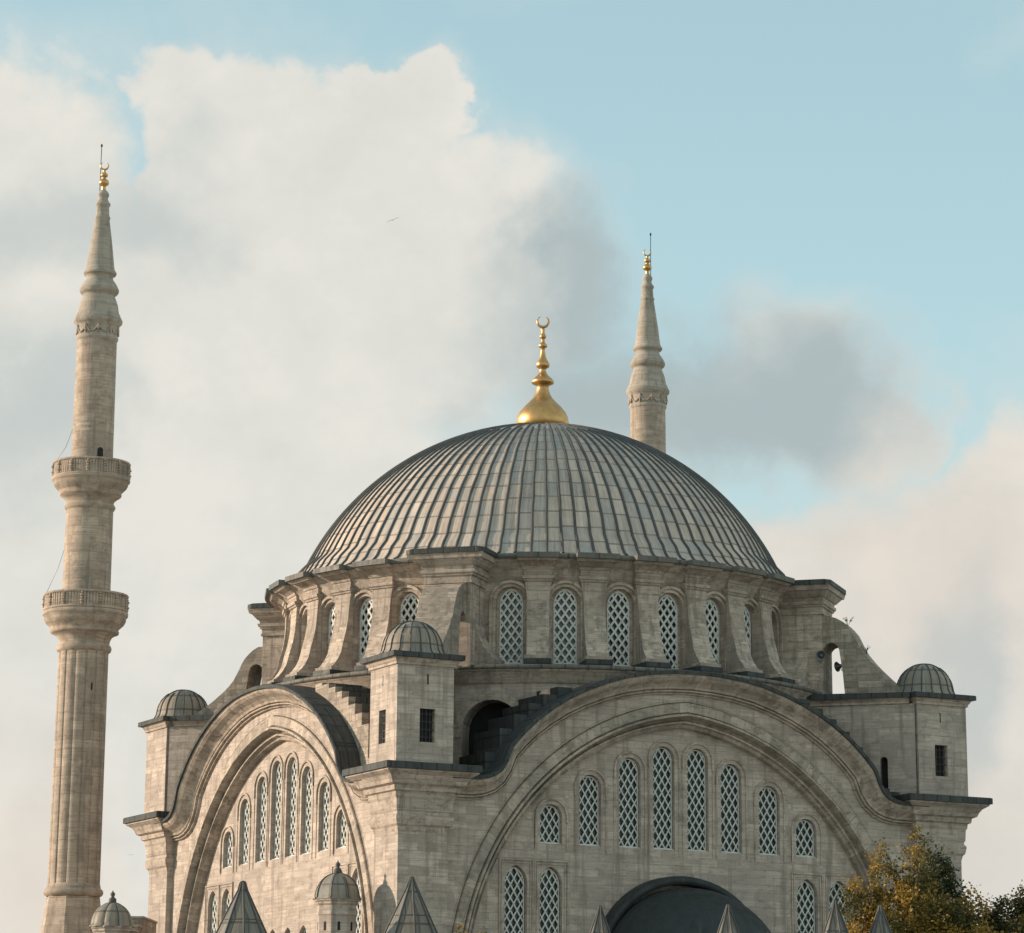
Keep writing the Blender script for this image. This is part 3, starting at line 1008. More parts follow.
    en.prism(rp(.90), lambda a, b, d: fn(a, b, d), 30.07, 30.30)
    en.prism(rp(.80), lambda a, b, d: fn(a, b, d), 30.30, 30.34)
    en.build('lead_cover', LEAD, blk)

# ---- drum: windows, pilasters, entablature
DR = 13.45
AZA = [-124.3, -112.6, -100.8, -89.0, -77.2, -65.6, -54.9]
AZB = [-147.9, -159.7, -171.5, -183.3, -195.1, -206.6, -216.0]
win_az = AZA + AZB + [-35, -23, -11.5, 0, 11.5, 23, 35] + [55, 67, 78.5, 90, 101.5, 113, 125]
wa = sorted([(R_(a) % (2 * PI)) for a in win_az])
ops = [(a * DR, 0.92, 24.85, 28.0, 'round', [(0.76, 0.14), (0.76, 0.55)]) for a in wa]
mb = MB()
wall(mb, fcyl(DR), 0.0, 2 * PI * DR, 24.5, 30.1, ops, du=0.6)
mb.build('drum_wall', ST_DRUM, mosque, uv='cyl', c=(0, 0, DR))
for a in wa:
    r = DR - 0.34
    window(mosque, 'drum', 0.58, 2.98, 'pointed', (r * math.cos(a), r * math.sin(a), 24.95), a + PI / 2, 0.40, 1.40, 0.10, 0.09, 0.14, sill=True, rail=0.06)
# pilasters
pil = []
for grp in (AZA, AZB, [-35, -23, -11.5, 0, 11.5, 23, 35], [55, 67, 78.5, 90, 101.5, 113, 125]):
    for a, b in zip(grp, grp[1:]): pil.append((a + b) / 2)
PP = [(15.25, 24.98), (15.25, 25.14), (15.08, 25.18), (14.90, 25.34), (14.66, 25.6), (14.45, 25.95), (14.28, 26.55), (14.10, 27.1), (13.98, 27.7), (13.93, 28.3), (13.92, 29.02)]


PP = [(13.72 + (r - 13.92) * 0.86, z) for r, z in PP]


def make_pilaster():
    mb = MB()
    HWp = 0.55
    rows = []
    def hwz(z):
        return HWp + (0.10 if z < 25.15 else 0.0) + max(0, (z - 28.0)) ** 1.6 * 0.12
    for sgn in (-1, 1):
        mb.grid([[(r, sgn * hwz(z), z) for r, z in PP], [(13.1, sgn * hwz(z), z) for r, z in PP]])
    mb.grid([[(r, -hwz(z), z) for r, z in PP], [(r, hwz(z), z) for r, z in PP]])
    p = mb.build('pilaster', ST_DRUM, mosque)
    c = MB()
    w = hwz(29.02)
    def frus(o0, l0, za, o1, l1, zb):
        vs = [(x, y, z) for o, l, z in ((o0, l0, za), (o1, l1, zb)) for x, y in ((13.1, -w - l), (13.72 + o, -w - l), (13.72 + o, w + l), (13.1, w + l))]
        c.add(vs, [(3, 2, 1, 0), (4, 5, 6, 7), (0, 1, 5, 4), (1, 2, 6, 5), (2, 3, 7, 6), (3, 0, 4, 7)])
    for q in ((.07, .05, 28.98, .09, .07, 29.09), (.15, .11, 29.09, .18, .13, 29.24), (.04, .02, 29.24, .08, .05, 29.56), (.14, .09, 29.56, .20, .13, 29.68), (.20, .12, 29.68, .62, .27, 29.88), (.78, .34, 29.88, .92, .37, 30.02)):
        frus(*q)
    c.build('capital', ST_TRIM, p)
    c = MB()
    c.box(13.1, 14.84, -w - .40, w + .40, 30.01, 30.27)
    c.build('lead_cover', LEAD_EDGE, p)
    c = MB()
    c.box(13.2, 14.98, -.68, .68, 24.60, 24.975)
    c.build('lead_plinth', LEAD, p)
    return p


p0 = make_pilaster()
p0.rotation_euler = (0, 0, R_(pil[0]))
for a in pil[1:]:
    dup(p0, mosque, rotz=R_(a))
mb = MB()
mb.lathe([(DR - .1, 29.02), (DR + .05, 29.05), (DR + .08, 29.25), (DR + .2, 29.35), (DR + .22, 29.5), (DR + .36, 29.62), (DR + .60, 29.84), (DR + .80, 29.98), (DR + .82, 30.03)], 144)
mb.build('drum_entablature', ST_TRIM, mosque, uv='cyl', c=(0, 0, DR))
mb = MB()
mb.lathe([(DR + .5, 30.02), (DR + .98, 30.03), (DR + .99, 30.24), (DR + .92, 30.29), (13.2, 30.42)], 144)
mb.build('drum_lead_edge', LEAD_EDGE, mosque, uv='cyl', c=(0, 0, DR))

# ---- the great dome
DCZ, DRAD = 25.44, 14.10
NR = 108
prof = [(13.95, 30.34), (13.62, 30.50), (13.34, 30.78), (13.12, 31.15)]
a = math.asin((31.6 - DCZ) / DRAD)
while a < PI / 2 - 0.02:
    prof.append((DRAD * math.cos(a), DCZ + DRAD * math.sin(a))); a += 0.035
prof.append((0.05, DCZ + DRAD))
mb = MB(); mb.lathe(prof, NR * 2)
dome = mb.build('dome', LEAD_DOME, mosque, weld=False)
ul = dome.data.uv_layers[0].data
arcl = [0]
for p, r in zip(prof, prof[1:]): arcl.append(arcl[-1] + math.hypot(r[0] - p[0], r[1] - p[1]))
zl = [p[1] for p in prof]
for poly in dome.data.polygons:
    base = None
    colid = round((math.atan2(poly.center.y, poly.center.x) / (2 * PI) * NR) - 0.5)
    jit = 0.16 * math.sin(colid * 12.9898) + 0.06 * (colid % 2)
    for li in poly.loop_indices:
        v = dome.data.vertices[dome.data.loops[li].vertex_index].co
        ang = math.atan2(v.y, v.x)
        if base is None: base = ang
        if ang - base > PI: ang -= 2 * PI
        if ang - base < -PI: ang += 2 * PI
        ul[li].uv = (ang / (2 * PI) * NR, float(np.interp(v.z, zl, arcl)) + jit)
rb = MB()
for k in range(NR):
    a = 2 * PI * k / NR
    ca, sa = math.cos(a), math.sin(a)
    rows = []
    hmin = 5.2 if k % 2 else 1.35
    for i, (r, z) in enumerate(prof[:-1]):
        if r < hmin: break
        b = prof[min(len(prof) - 1, i + 1)]; c_ = prof[max(0, i - 1)]
        t = Vector((b[0] - c_[0], b[1] - c_[1])).normalized(); n_ = (t.y, -t.x)
        w = 0.072 if r > 4 else 0.046
        h = 0.085
        wob = 0.012 * math.sin(k * 7.1 + i * 1.3)
        sec = []
        for u, e in ((-w, -.02), (-w * .8, h * .8), (0, h), (w * .8, h * .8), (w, -.02)):
            rr = r + n_[0] * e; zz = z + n_[1] * e
            uu = u + wob
            sec.append((rr * ca - uu * sa, rr * sa + uu * ca, zz))
        rows.append(sec)
    rb.grid(rows, True)
rb.build('lead_rolls', LEAD_RIB, dome)
# gilded finial
fin = MB()
FP = [(1.30, 39.66), (1.40, 39.82), (1.44, 40.05), (1.40, 40.32), (1.26, 40.62), (1.02, 40.92), (0.76, 41.18), (0.54, 41.42), (0.42, 41.64), (0.34, 41.9), (0.33, 42.12), (0.42, 42.16), (0.60, 42.24), (0.62, 42.36), (0.52, 42.50),
      (0.34, 42.66), (0.22, 42.82), (0.17, 43.0), (0.20, 43.08), (0.34, 43.16), (0.38, 43.30), (0.32, 43.44), (0.23, 43.58), (0.17, 43.75), (0.12, 44.05), (0.11, 44.22), (0.22, 44.28), (0.25, 44.38), (0.20, 44.46), (0.11, 44.54), (0.10, 44.75),
      (0.17, 44.82), (0.19, 44.92), (0.12, 45.0), (0.09, 45.2), (0.13, 45.28), (0.06, 45.36), (0.02, 45.4)]
fin.lathe(FP, 40)
fo = fin.build('finial', GOLD, dome)
fo.location = (0, 0, -0.16)
vr = Vector((0.8886, -0.4586, 0)).normalized()


def crescent(c, R0, thick, open_=24, ax=vr):
    mb = MB()
    pts, rad = [], []
    for i in range(29):
        t = i / 28
        a = R_(90 + open_) + t * (2 * PI - 2 * R_(open_))
        pts.append((c[0] + ax.x * R0 * math.cos(a), c[1] + ax.y * R0 * math.cos(a), c[2] + R0 * math.sin(a)))
        rad.append(max(0.008, thick * math.sin(PI * t) ** 0.7))
    return mb.tube(pts, rad, 8)


crescent((0, 0, 45.74), 0.31, 0.08).build('crescent', GOLD, fo)

# ---- apse with its dark lead half dome on the shaded front
mb = MB()
AX, AR0 = -0.1, 4.75
nseg = 28
rows = []
zc = 9.9
for j in range(15):
    b = PI / 2 * j / 14
    row = []
    for i in range(nseg + 1):
        a = PI + PI * i / nseg
        r = AR0 * math.cos(b)
        row.append((AX + r * math.cos(a), -14.9 + r * 0.95 * math.sin(a) - (0.55 if j < 14 else 0.55), zc + 4.15 * math.sin(b)))
    rows.append(row)
mb.grid(rows, True)
mb.grid([[(p[0], p[1], zc) for p in rows[0]], [(p[0], p[1], 9.3) for p in rows[0]]])
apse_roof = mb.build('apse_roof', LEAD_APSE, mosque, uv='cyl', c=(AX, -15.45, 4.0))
# the collar where it meets the wall
mb = MB()
ol = [(AX - .15 + 4.85 * math.cos(PI - PI * i / 32), zc + 4.72 * math.sin(PI * i / 32)) for i in range(33)]
il = [(AX - .15 + 4.55 * math.cos(PI - PI * i / 32), zc + 4.30 * math.sin(PI * i / 32)) for i in range(33)]
mb.grid([[(x, YT + .02, z) for x, z in ol], [(x, -15.35, z) for x, z in ol], [(x, -15.7, z * .985 + zc * .015) for x, z in ol], [(x, -15.7, z) for x, z in il], [(x, -14.9, z) for x, z in il]], True)
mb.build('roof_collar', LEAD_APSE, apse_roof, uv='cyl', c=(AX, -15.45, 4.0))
mb = MB()
wl = [(AX + (AR0 - .35) * math.cos(PI + PI * i / 10), -15.4 + (AR0 - .35) * .95 * math.sin(PI + PI * i / 10)) for i in range(11)]
mb.grid([[(x, y, z) for x, y in wl] for z in (0, 9.4)])
mb.build('apse_wall', ST, mosque)

# ================================================================== minarets
def make_minaret():
    m = empty('minaret', (0, 0, 0), '', 'minaret')
    n = 48
    b = MB()
    b.lathe([(2.5, -2.5), (2.3, 6), (1.95, 10.5), (1.74, 13.2), (1.52, 14.9), (1.46, 15.05)], 8, smooth=False, a0=R_(11), a1=R_(11) + 2 * PI)
    b.build('base', ST_MIN, m, uv='box')
    b = MB()
    b.lathe([(1.47, 14.98), (1.60, 15.06), (1.66, 15.2), (1.60, 15.36), (1.50, 15.42), (1.47, 15.62), (1.42, 15.66)], n)
    b.build('base_ring', ST_MIN, m, uv='cyl', c=(0, 0, 1.4))
    b = MB()
    NF = 14
    def flute(r, z, a):
        ph = (a * NF / (2 * PI)) % 1.0
        q = math.sin(PI * ph)
        if ph < 0.06 or ph > 0.94: return r * 0.925
        return r * (0.955 + 0.045 * q ** 0.6)
    b.lathe([(1.45, 15.6), (1.44, 18), (1.42, 22), (1.40, 28.5)], NF * 14, rfun=flute)
    for k, (az, z) in enumerate(((-100, 27.4), (-92, 23.0), (-104, 19.2))):
        pass
    sh = b.build('shaft', ST_MIN, m, uv='cyl', c=(0, 0, 1.4))
    for az, z in ((-88, 26.2), (-90, 21.9), (-93, 17.6)):
        a = R_(az)
        sl = MB()
        ca, sa = math.cos(a), math.sin(a)
        sl.box(1.30, 1.418, -.045, .045, z, z + .42, fn=lambda x, y, q: (x * ca - y * sa, x * sa + y * ca, q))
        sl.build('slit_window', DARK, sh)

    def gallery(zt, R0, prof_low, name='gallery'):
        """zt = top of the parapet"""
        b = MB()
        b.lathe(prof_low, 64)
        gal = b.build(name, ST_MIN, m, uv='cyl', c=(0, 0, R0))
        zb = zt - 0.98
        p = MB()
        p.lathe([(R0 - .22, zt - .9), (R0 - .22, zt - .12), (R0 - .045, zt - .1), (R0 - .045, zb + .14), (R0 - .02, zb + .12)], 96)
        p.lathe([(R0 - .26, zt - .14), (R0 + .02, zt - .14), (R0 + .05, zt - .06), (R0 + .02, zt), (R0 - .26, zt), (R0 - .26, zt - .9)], 96)
        p.lathe([(R0 - .05, zb + .14), (R0 + .02, zb + .14), (R0 + .03, zb), (R0 - .05, zb)], 96)
        NP = 14
        for k in range(NP):
            a = 2 * PI * (k + .5) / NP
            ca, sa = math.cos(a), math.sin(a)
            fn = lambda x, y, q: (x * ca - y * sa, x * sa + y * ca, q)
            for zz, w, d in ((zb + .14, .10, .05), (zb + .28, .12, .10), (zb + .44, .09, .06), (zb + .58, .12, .11), (zb + .72, .09, .05)):
                p.lathe([(0.01, zz - .01), (w * .8, zz + .02), (w, zz + .07), (w * .8, zz + .12), (0.01, zz + .15)], 8, ((R0 - .03 + d * .4) * ca, (R0 - .03 + d * .4) * sa))
            for j in range(1, 6):
                a2 = 2 * PI * (k + .5 + j / 6) / NP
                c2, s2_ = math.cos(a2), math.sin(a2)
                p.box(R0 - .09, R0 - .012, -.06, .06, zb + .12, zt - .12, lambda x, y, q: (x * c2 - y * s2_, x * s2_ + y * c2, q))
        p.build('parapet', ST_MIN, gal, uv='cyl', c=(0, 0, R0))
        return gal

    gallery(31.70, 2.36, [(1.38, 28.4), (1.52, 28.52), (1.56, 28.68), (1.50, 28.82), (1.42, 28.9), (1.45, 29.1), (1.55, 29.32), (1.78, 29.48), (1.92, 29.52), (1.94, 29.64), (1.86, 29.7), (1.98, 29.85), (2.2, 30.05), (2.3, 30.25), (2.30, 30.42),
                           (2.40, 30.5), (2.42, 30.66), (2.34, 30.74), (1.3, 30.85)])
    b = MB()
    b.lathe([(1.365, 30.8), (1.36, 32), (1.335, 36.5), (1.33, 36.6)], n)
    sh2 = b.build('shaft', ST_MIN, m, uv='cyl', c=(0, 0, 1.35))
    a = R_(-103); ca, sa = math.cos(a), math.sin(a)
    d = MB(); d.box(1.25, 1.385, -.22, .22, 31.2, 32.55, fn=lambda x, y, q: (x * ca - y * sa, x * sa + y * ca, q)); d.build('door', ST_SPIRE, sh2)
    gallery(39.28, 2.18, [(1.33, 36.5), (1.40, 36.58), (1.46, 36.7), (1.40, 36.84), (1.33, 36.9), (1.36, 37.05), (1.52, 37.22), (1.74, 37.36), (1.78, 37.46), (1.72, 37.54), (1.86, 37.68), (2.04, 37.86), (2.12, 38.02), (2.10, 38.14), (2.22, 38.2), (2.23, 38.32), (1.2, 38.42)])
    b = MB()
    b.lathe([(1.20, 38.4), (1.19, 39.6), (1.14, 46.3), (1.14, 46.6)], n)
    sh3 = b.build('shaft', ST_MIN, m, uv='cyl', c=(0, 0, 1.2))
    a = R_(-88); ca, sa = math.cos(a), math.sin(a)
    d = MB()
    d.prism(arch_outline(.17, 39.2, 39.85, 'round'), lambda u, z, q: (q * ca - u * sa, q * sa + u * ca, z), 1.0, 1.205)
    d.build('doorway', DARK, sh3)
    b = MB()
    b.lathe([(1.13, 46.4), (1.2, 46.5), (1.22, 46.6), (1.19, 46.66), (1.19, 47.25), (1.28, 47.38), (1.41, 47.52), (1.42, 47.66), (1.33, 47.82), (1.27, 47.98), (1.2, 48.1), (1.16, 48.3), (1.12, 48.55), (1.02, 48.85), (0.94, 49.05), (0.90, 49.18), (1.04, 49.24),
             (1.13, 49.36), (1.14, 49.5), (1.04, 49.72), (0.93, 49.9), (0.84, 50.02), (0.77, 50.15), (0.78, 50.32), (0.92, 50.38), (0.97, 50.5), (0.90, 50.62), (0.84, 50.72), (0.80, 50.95), (0.70, 51.8), (0.56, 52.8), (0.42, 53.72), (0.46, 53.78),
             (0.46, 53.88), (0.40, 53.95), (0.36, 54.5), (0.43, 54.58), (0.44, 54.7), (0.35, 54.8), (0.28, 54.95), (0.27, 55.05), (0.33, 55.16), (0.33, 55.3), (0.24, 55.44), (0.12, 55.56)], n)
    sp = b.build('spire', ST_SPIRE, m, uv='cyl', c=(0, 0, 1.0))
    b = MB()
    for k in range(10):
        a0 = 2 * PI * k / 10; a1 = 2 * PI * (k + 1) / 10
        pts = []
        for i in range(9):
            t = i / 8; aa = a0 + (a1 - a0) * t
            z = 47.22 - 0.42 * math.sin(PI * t) ** 0.8
            pts.append((1.215 * math.cos(aa), 1.215 * math.sin(aa), z))
        b.tube(pts, 0.05, 6)
        b.tube([(1.22 * math.cos(a0), 1.22 * math.sin(a0), z) for z in (47.28, 47.0, 46.72)], [0.06, 0.09, 0.03], 6)
    b.build('garland', ST_MIN, sp, uv='cyl', c=(0, 0, 1.0))
    b = MB()
    b.lathe([(0.13, 55.54), (0.12, 55.72), (0.14, 55.78), (0.27, 55.86), (0.30, 55.98), (0.26, 56.12), (0.12, 56.2), (0.11, 56.3), (0.20, 56.36), (0.22, 56.46), (0.18, 56.54), (0.08, 56.6), (0.07, 56.68), (0.10, 56.72), (0.02, 56.8)], 24)
    fn_ = b.build('finial', GOLD, m)
    crescent((0, 0, 57.02), 0.23, 0.055).build('crescent', GOLD, fn_)
    b = MB()
    b.tube([(-.2, .1, 55.2), (-.2, .1, 58.2)], 0.022, 6)
    b.lathe([(0.02, 58.15), (.06, 58.2), (.07, 58.28), (0.02, 58.36)], 8, (-.2, .1))
    b.build('lightning_rod', IRON, m)
    return m


min0 = make_minaret()
min0.location = (-18.61, 20.0, 0)
min0['label'] = 'tall stone minaret at the left edge with two carved galleries, seen almost to its foot'
min0['group'] = 'minarets of the mosque'
min1 = dup(min0, None, (22.04, 27.2, 1.6), PI)
min1['label'] = 'minaret rising behind the great dome, only its garlanded spire top in view'
# thin guy wires on the left minaret's galleries
cb = MB()
vl = Vector((-0.8886, 0.4586, 0))
for z0, z1, r1 in ((41.3, 39.3, 2.1), (34.9, 31.7, 2.3)):
    cb.tube([(vl.x * 1.18, vl.y * 1.18, z0), (vl.x * r1 * .72, vl.y * r1 * .72, (z0 + z1) / 2 - .05), (vl.x * r1, vl.y * r1, z1)], 0.012, 4)
cb.build('guy_wire', GREYMETAL, min0)

# ================================================================== small things round the mosque
def domed_turret(loc, r, h_c, label, ribs, melon):
    """octagonal stone turret with lead dome; h_c = height of its cornice, r = cornice radius"""
    t = empty('stone_turret', loc, label, 'turret', 'small domed stone turrets')
    b = MB()
    b.lathe([(r * .86, 0), (r * .86, h_c - .75), (r * .90, h_c - .7), (r * .90, h_c - .6), (r * .86, h_c - .55), (r * .86, h_c - .3)], 8, smooth=False, a0=R_(5), a1=R_(5) + 2 * PI)
    b.build('shaft', ST, t)
    b = MB()
    b.lathe([(r * .85, h_c - .32), (r * .93, h_c - .22), (r * .93, h_c - .14), (r, h_c - .08), (r, h_c)], 8, smooth=False, a0=R_(5), a1=R_(5) + 2 * PI, cap_top=True)
    b.build('cornice', ST_TRIM, t)
    sl = MB()
    for k in range(8):
        a = R_(5 + 22.5 + 45 * k); q = r * .86 * math.cos(PI / 8)
        ca, sa = math.cos(a), math.sin(a)
        sl.prism(arch_outline(.065, h_c - 1.45, h_c - 1.1, 'round', 6), lambda u, z, d: (d * ca - u * sa, d * sa + u * ca, z), q - .2, q + .012)
    sl.build('slit_window', DARK, t)
    d = MB()
    pr = [(r * 1.05, h_c - .01), (r * 1.04, h_c + .05)] + [(r * .97 * math.cos(a) ** .92, h_c + .05 + r * 1.05 * math.sin(a)) for a in [R_(x) for x in range(0, 86, 7)]]
    pr[-1] = (0.12, pr[-1][1])
    ztop = pr[-1][1]
    if melon:
        d.lathe(pr, 96, rfun=lambda rr, z, a: rr * (0.90 + .10 * abs(math.sin(4 * a)) ** .6))
    else:
        d.lathe(pr, 8, smooth=False, a0=R_(5), a1=R_(5) + 2 * PI)
    dm = d.build('turret_dome', LEAD_CAP, t, uv='cyl', c=(0, 0, 8 / (2 * PI)))
    rbm = MB()
    for k in range(8):
        a = R_(5) + 2 * PI * k / 8 if not melon else 2 * PI * k / 8
        q = 1.0 if not melon else .90
        rbm.tube([((rr * q + .01) * math.cos(a), (rr * q + .01) * math.sin(a), z) for rr, z in pr], 0.03, 5)
    rbm.build('lead_rolls', LEAD_RIB, dm)
    fpr = [(.16, ztop - .03), (.20, ztop + .1), (.17, ztop + .2), (.09, ztop + .26), (.08, ztop + .32), (.12, ztop + .38), (.11, ztop + .46), (.04, ztop + .52), (.015, ztop + .6)]
    b = MB(); b.lathe(fpr, 16); b.build('finial', LEAD_RIB, t)
    return t


domed_turret((-17.68, -13.26, 0), 1.10, 12.95, 'octagonal stone turret with faceted lead cap in front of the sunlit arch', 8, False)
domed_turret((-24.24, -1.12, 0), 1.05, 12.1, 'stone turret with bulging melon dome and finial beside the left minaret', 8, True)

# stepped stone wall running from that turret to the left pier
w_ = MB()
A0, A1 = Vector((-23.5, -0.4, 0)), Vector((-19.1, 7.0, 0))
dd = (A1 - A0).normalized(); nn = Vector((-dd.y, dd.x, 0)); Ln = (A1 - A0).length
fnw = lambda s, t, z: (A0.x + dd.x * s + nn.x * t, A0.y + dd.y * s + nn.y * t, z)
for a, b, h in ((0, 1.6, 11.75), (1.6, 2.9, 12.05), (2.9, 4.3, 12.35), (4.3, Ln, 12.85)):
    w_.prism([(a, 0), (b, 0), (b, h), (a, h)], lambda p, q, d: fnw(p, d, q), -.35, .35)
sw = empty('stone_wall', (0, 0, 0), 'low stepped stone wall between the melon-domed turret and the left corner pier', 'wall')
w_.build('masonry', ST_ROUGH, sw)
w2 = MB()
for a, b, h in ((0, 1.6, 11.75), (1.6, 2.9, 12.05), (2.9, 4.3, 12.35), (4.3, Ln, 12.85)):
    w2.prism([(a - .06, h + .003), (b + .02, h + .003), (b + .02, h + .10), (a - .06, h + .10)], lambda p, q, d: fnw(p, d, q), -.42, .42)
w2.build('coping', ST_TRIM, sw)


def cone_cap(name, loc, tip, half_angle, label, cat, group, nside=8, drop=4.5, round_tip=0.1, rot=0.2, mat=None):
    t = empty(name, loc, label, cat, group)
    r_b = drop * math.tan(half_angle)
    c = MB()
    pr = [(r_b * 1.06, tip - drop - .08), (r_b, tip - drop), (r_b * .5, tip - drop * .5), (r_b * .12, tip - drop * .125), (round_tip, tip - round_tip * 1.1), (round_tip * .6, tip - round_tip * .3), (0.008, tip)]
    c.lathe(pr, nside, smooth=False, a0=rot, a1=rot + 2 * PI)
    k_ = c.build('lead_cap', mat or LEAD_CONE, t, uv='cyl', c=(0, 0, nside / (2 * PI)))
    b = MB()
    for k in range(nside):
        a = rot + 2 * PI * k / nside
        b.tube([((r + .012) * math.cos(a), (r + .012) * math.sin(a), z) for r, z in pr[1:-1]], [0.045, 0.045, .04, .03, .02], 6)
    for zz in (0.5,):
        r = r_b * zz
        ring = [((r + .01) * math.cos(rot + 2 * PI * k / nside), (r + .01) * math.sin(rot + 2 * PI * k / nside), tip - drop * zz) for k in range(nside)]
        b.tube(ring, 0.02, 5, closed=True)
    b.build('lead_rolls', LEAD_RIB, k_)
    s = MB()
    s.lathe([(r_b * .84, 0), (r_b * .84, tip - drop - .35), (r_b * .95, tip - drop - .25), (r_b * .95, tip - drop - .05)], nside, smooth=False, a0=rot, a1=rot + 2 * PI)
    s.build('shaft', ST, t)
    return t


G1 = 'lead capped stone chimneys'
cone_cap('chimney', (-25.57, -20.67, 0), 13.05, R_(25.5), 'broad lead-capped chimney with rounded tip in front of the sunlit arched facade', 'chimney', G1, 8, 3.4, 0.12, R_(-62))
cone_cap('chimney', (-18.99, -24.05, 0), 13.28, R_(25.0), 'broad lead-capped chimney whose pointed tip stands before the near corner pier', 'chimney', G1, 8, 3.4, 0.06, R_(-62))
for x, y, z, lb in ((-20.32, -43.6, 10.88, 'small sharp lead spire left of the dark half dome, before the shaded wall'),
                    (-15.94, -45.85, 10.98, 'small sharp lead spire overlapping the right side of the dark half dome'),
                    (-12.27, -47.73, 11.18, 'small sharp lead spire in front of the low right-hand lattice windows'),
                    (-10.73, -48.52, 11.0, 'small sharp lead spire in front of the golden autumn tree')):
    cone_cap('chimney', (x, y, 0), z, R_(19.5), lb, 'chimney', G1, 6, 2.4, 0.03, R_(-40))


def speaker(loc, aim, label):
    t = empty('loudspeaker', loc, label, 'loudspeaker', 'horn loudspeakers at the right flying buttress')
    ax = Vector(aim).normalized()
    u = ax.cross(Vector((0, 0, 1))).normalized(); v = ax.cross(u)
    def ln(prof, n=24):
        mb = MB()
        rows = [[tuple(ax * d + (u * math.cos(2 * PI * i / n) + v * math.sin(2 * PI * i / n)) * r) for i in range(n)] for r, d in prof]
        return mb.grid(rows, True, True)
    ln([(.06, -.16), (.08, -.1), (.11, .0), (.16, .08), (.25, .18), (.27, .2), (.25, .2), (.15, .1), (.09, .03), (.001, .02)]).build('horn', GREYMETAL, t)
    ln([(.001, .0), (.05, .02), (.06, .12), (.09, .16), (.10, .17), (.001, .17)]).build('throat', GREYMETAL, t)
    ln([(.001, -.4), (.10, -.38), (.11, -.3), (.11, -.18), (.06, -.15)]).build('driver', GREYMETAL, t)
    mb = MB(); mb.tube([(0, 0, 0), tuple(-ax * .1 + Vector((0, 0, -.25))), tuple(-ax * .45 + Vector((0, 0, -.3)))], .025, 6)
    mb.build('bracket', IRON, t)
    return t


er = (s2, -s2); et = (s2, s2)
def rt(r, t, z): return (er[0] * r + et[0] * t, er[1] * r + et[1] * t, z)
speaker(rt(15.55, -1.25, 26.48), (-0.44, -0.86, -0.15), 'horn loudspeaker facing outward at the left jamb of the buttress arch')
speaker(rt(16.25, 0.2, 26.10), (-0.35, 0.9, -0.1), 'horn loudspeaker seen in profile against the sky inside the buttress arch')

# ---- weeds rooted on the scroll of the right flying buttress
def weed(loc, h, seed, label):
    rnd = random.Random(seed)
    t = empty('weed', loc, label, 'plant', 'weeds on the flying buttress')
    b = MB(); lf = MB()
    for k in range(9):
        a = rnd.uniform(0, 2 * PI); r = rnd.uniform(.1, .38); hh = h * rnd.uniform(.5, 1)
        e = Vector((r * math.cos(a), r * math.sin(a), hh))
        pts = [Vector((0, 0, -.05)), e * .5 + Vector((0, 0, .08)), e]
        b.tube([tuple(q) for q in pts], [.008, .006, .003], 4)
        for _ in range(5):
            q = pts[1].lerp(pts[2], rnd.random())
            u = Vector((rnd.gauss(0, 1), rnd.gauss(0, 1), rnd.gauss(0, 1))).normalized(); w = u.cross(Vector((.3, .2, 1))).normalized()
            lf.add([tuple(q - u * .05), tuple(q + w * .025), tuple(q + u * .05), tuple(q - w * .025)], [(0, 1, 2, 3)])
    b.build('stem', IRON, t); lf.build('leaves', WEED, t, weld=False)
    return t


WEED = plain('dry_weed', (0.17, 0.14, 0.07), 0.8, 0, 0.4)
weed(rt(16.85, -0.5, 28.05), 0.55, 3, 'wispy weed on the shoulder of the right flying buttress, just under the cornice')
weed(rt(17.75, -0.4, 26.55), 0.6, 8, 'wispy weed halfway down the slope of the right flying buttress')

# ---- birds
mbird = plain('bird_plumage', (0.16, 0.15, 0.14), 0.8, 0, 0.3)


def bird(loc, span, bank, label):
    t = empty('bird', loc, label, 'bird', 'birds in the sky')
    ax = Vector((0.35, 0.9, 0.1)).normalized()
    b = MB()
    L = span * .42
    ps = [ax * (L * .8 * q) for q in (-.55, -.4, -.1, .2, .38, .5, .56)]
    b.tube([tuple(p) for p in ps], [span * q for q in (.01, .02, .035, .034, .025, .02, .006)], 8)
    side = ax.cross(Vector((0, 0, 1))).normalized()
    upv = side.cross(ax)
    for sg in (-1, 1):
        cols = [(0, .10, .0), (.18, .13, .06), (.34, .10, .05), (.5, .02, -.02)]
        top = []; bot = []
        for q, ch, up in cols:
            c = side * (sg * span * q) + upv * (span * up + sg * span * q * bank)
            top.append((c + ax * span * ch, c - ax * span * ch * .8))
        rows = [[tuple(p[0] + upv * .006 * span) for p in top], [tuple((p[0] + p[1]) / 2 + upv * .02 * span) for p in top], [tuple(p[1]) for p in top], [tuple((p[0] + p[1]) / 2 - upv * .01 * span) for p in top], [tuple(p[0] + upv * .006 * span) for p in top]]
        b.grid(rows, True)
    b.build('body', mbird, t)
    return t


bird((94.3, 221.29, 117.02), 1.45, 0.45, 'lone dark bird gliding high against the white cloud above the dome')
bird((167.4, 498.5, 58.47), 1.2, 0.1, 'tiny distant bird low in the sky between left minaret and pier')

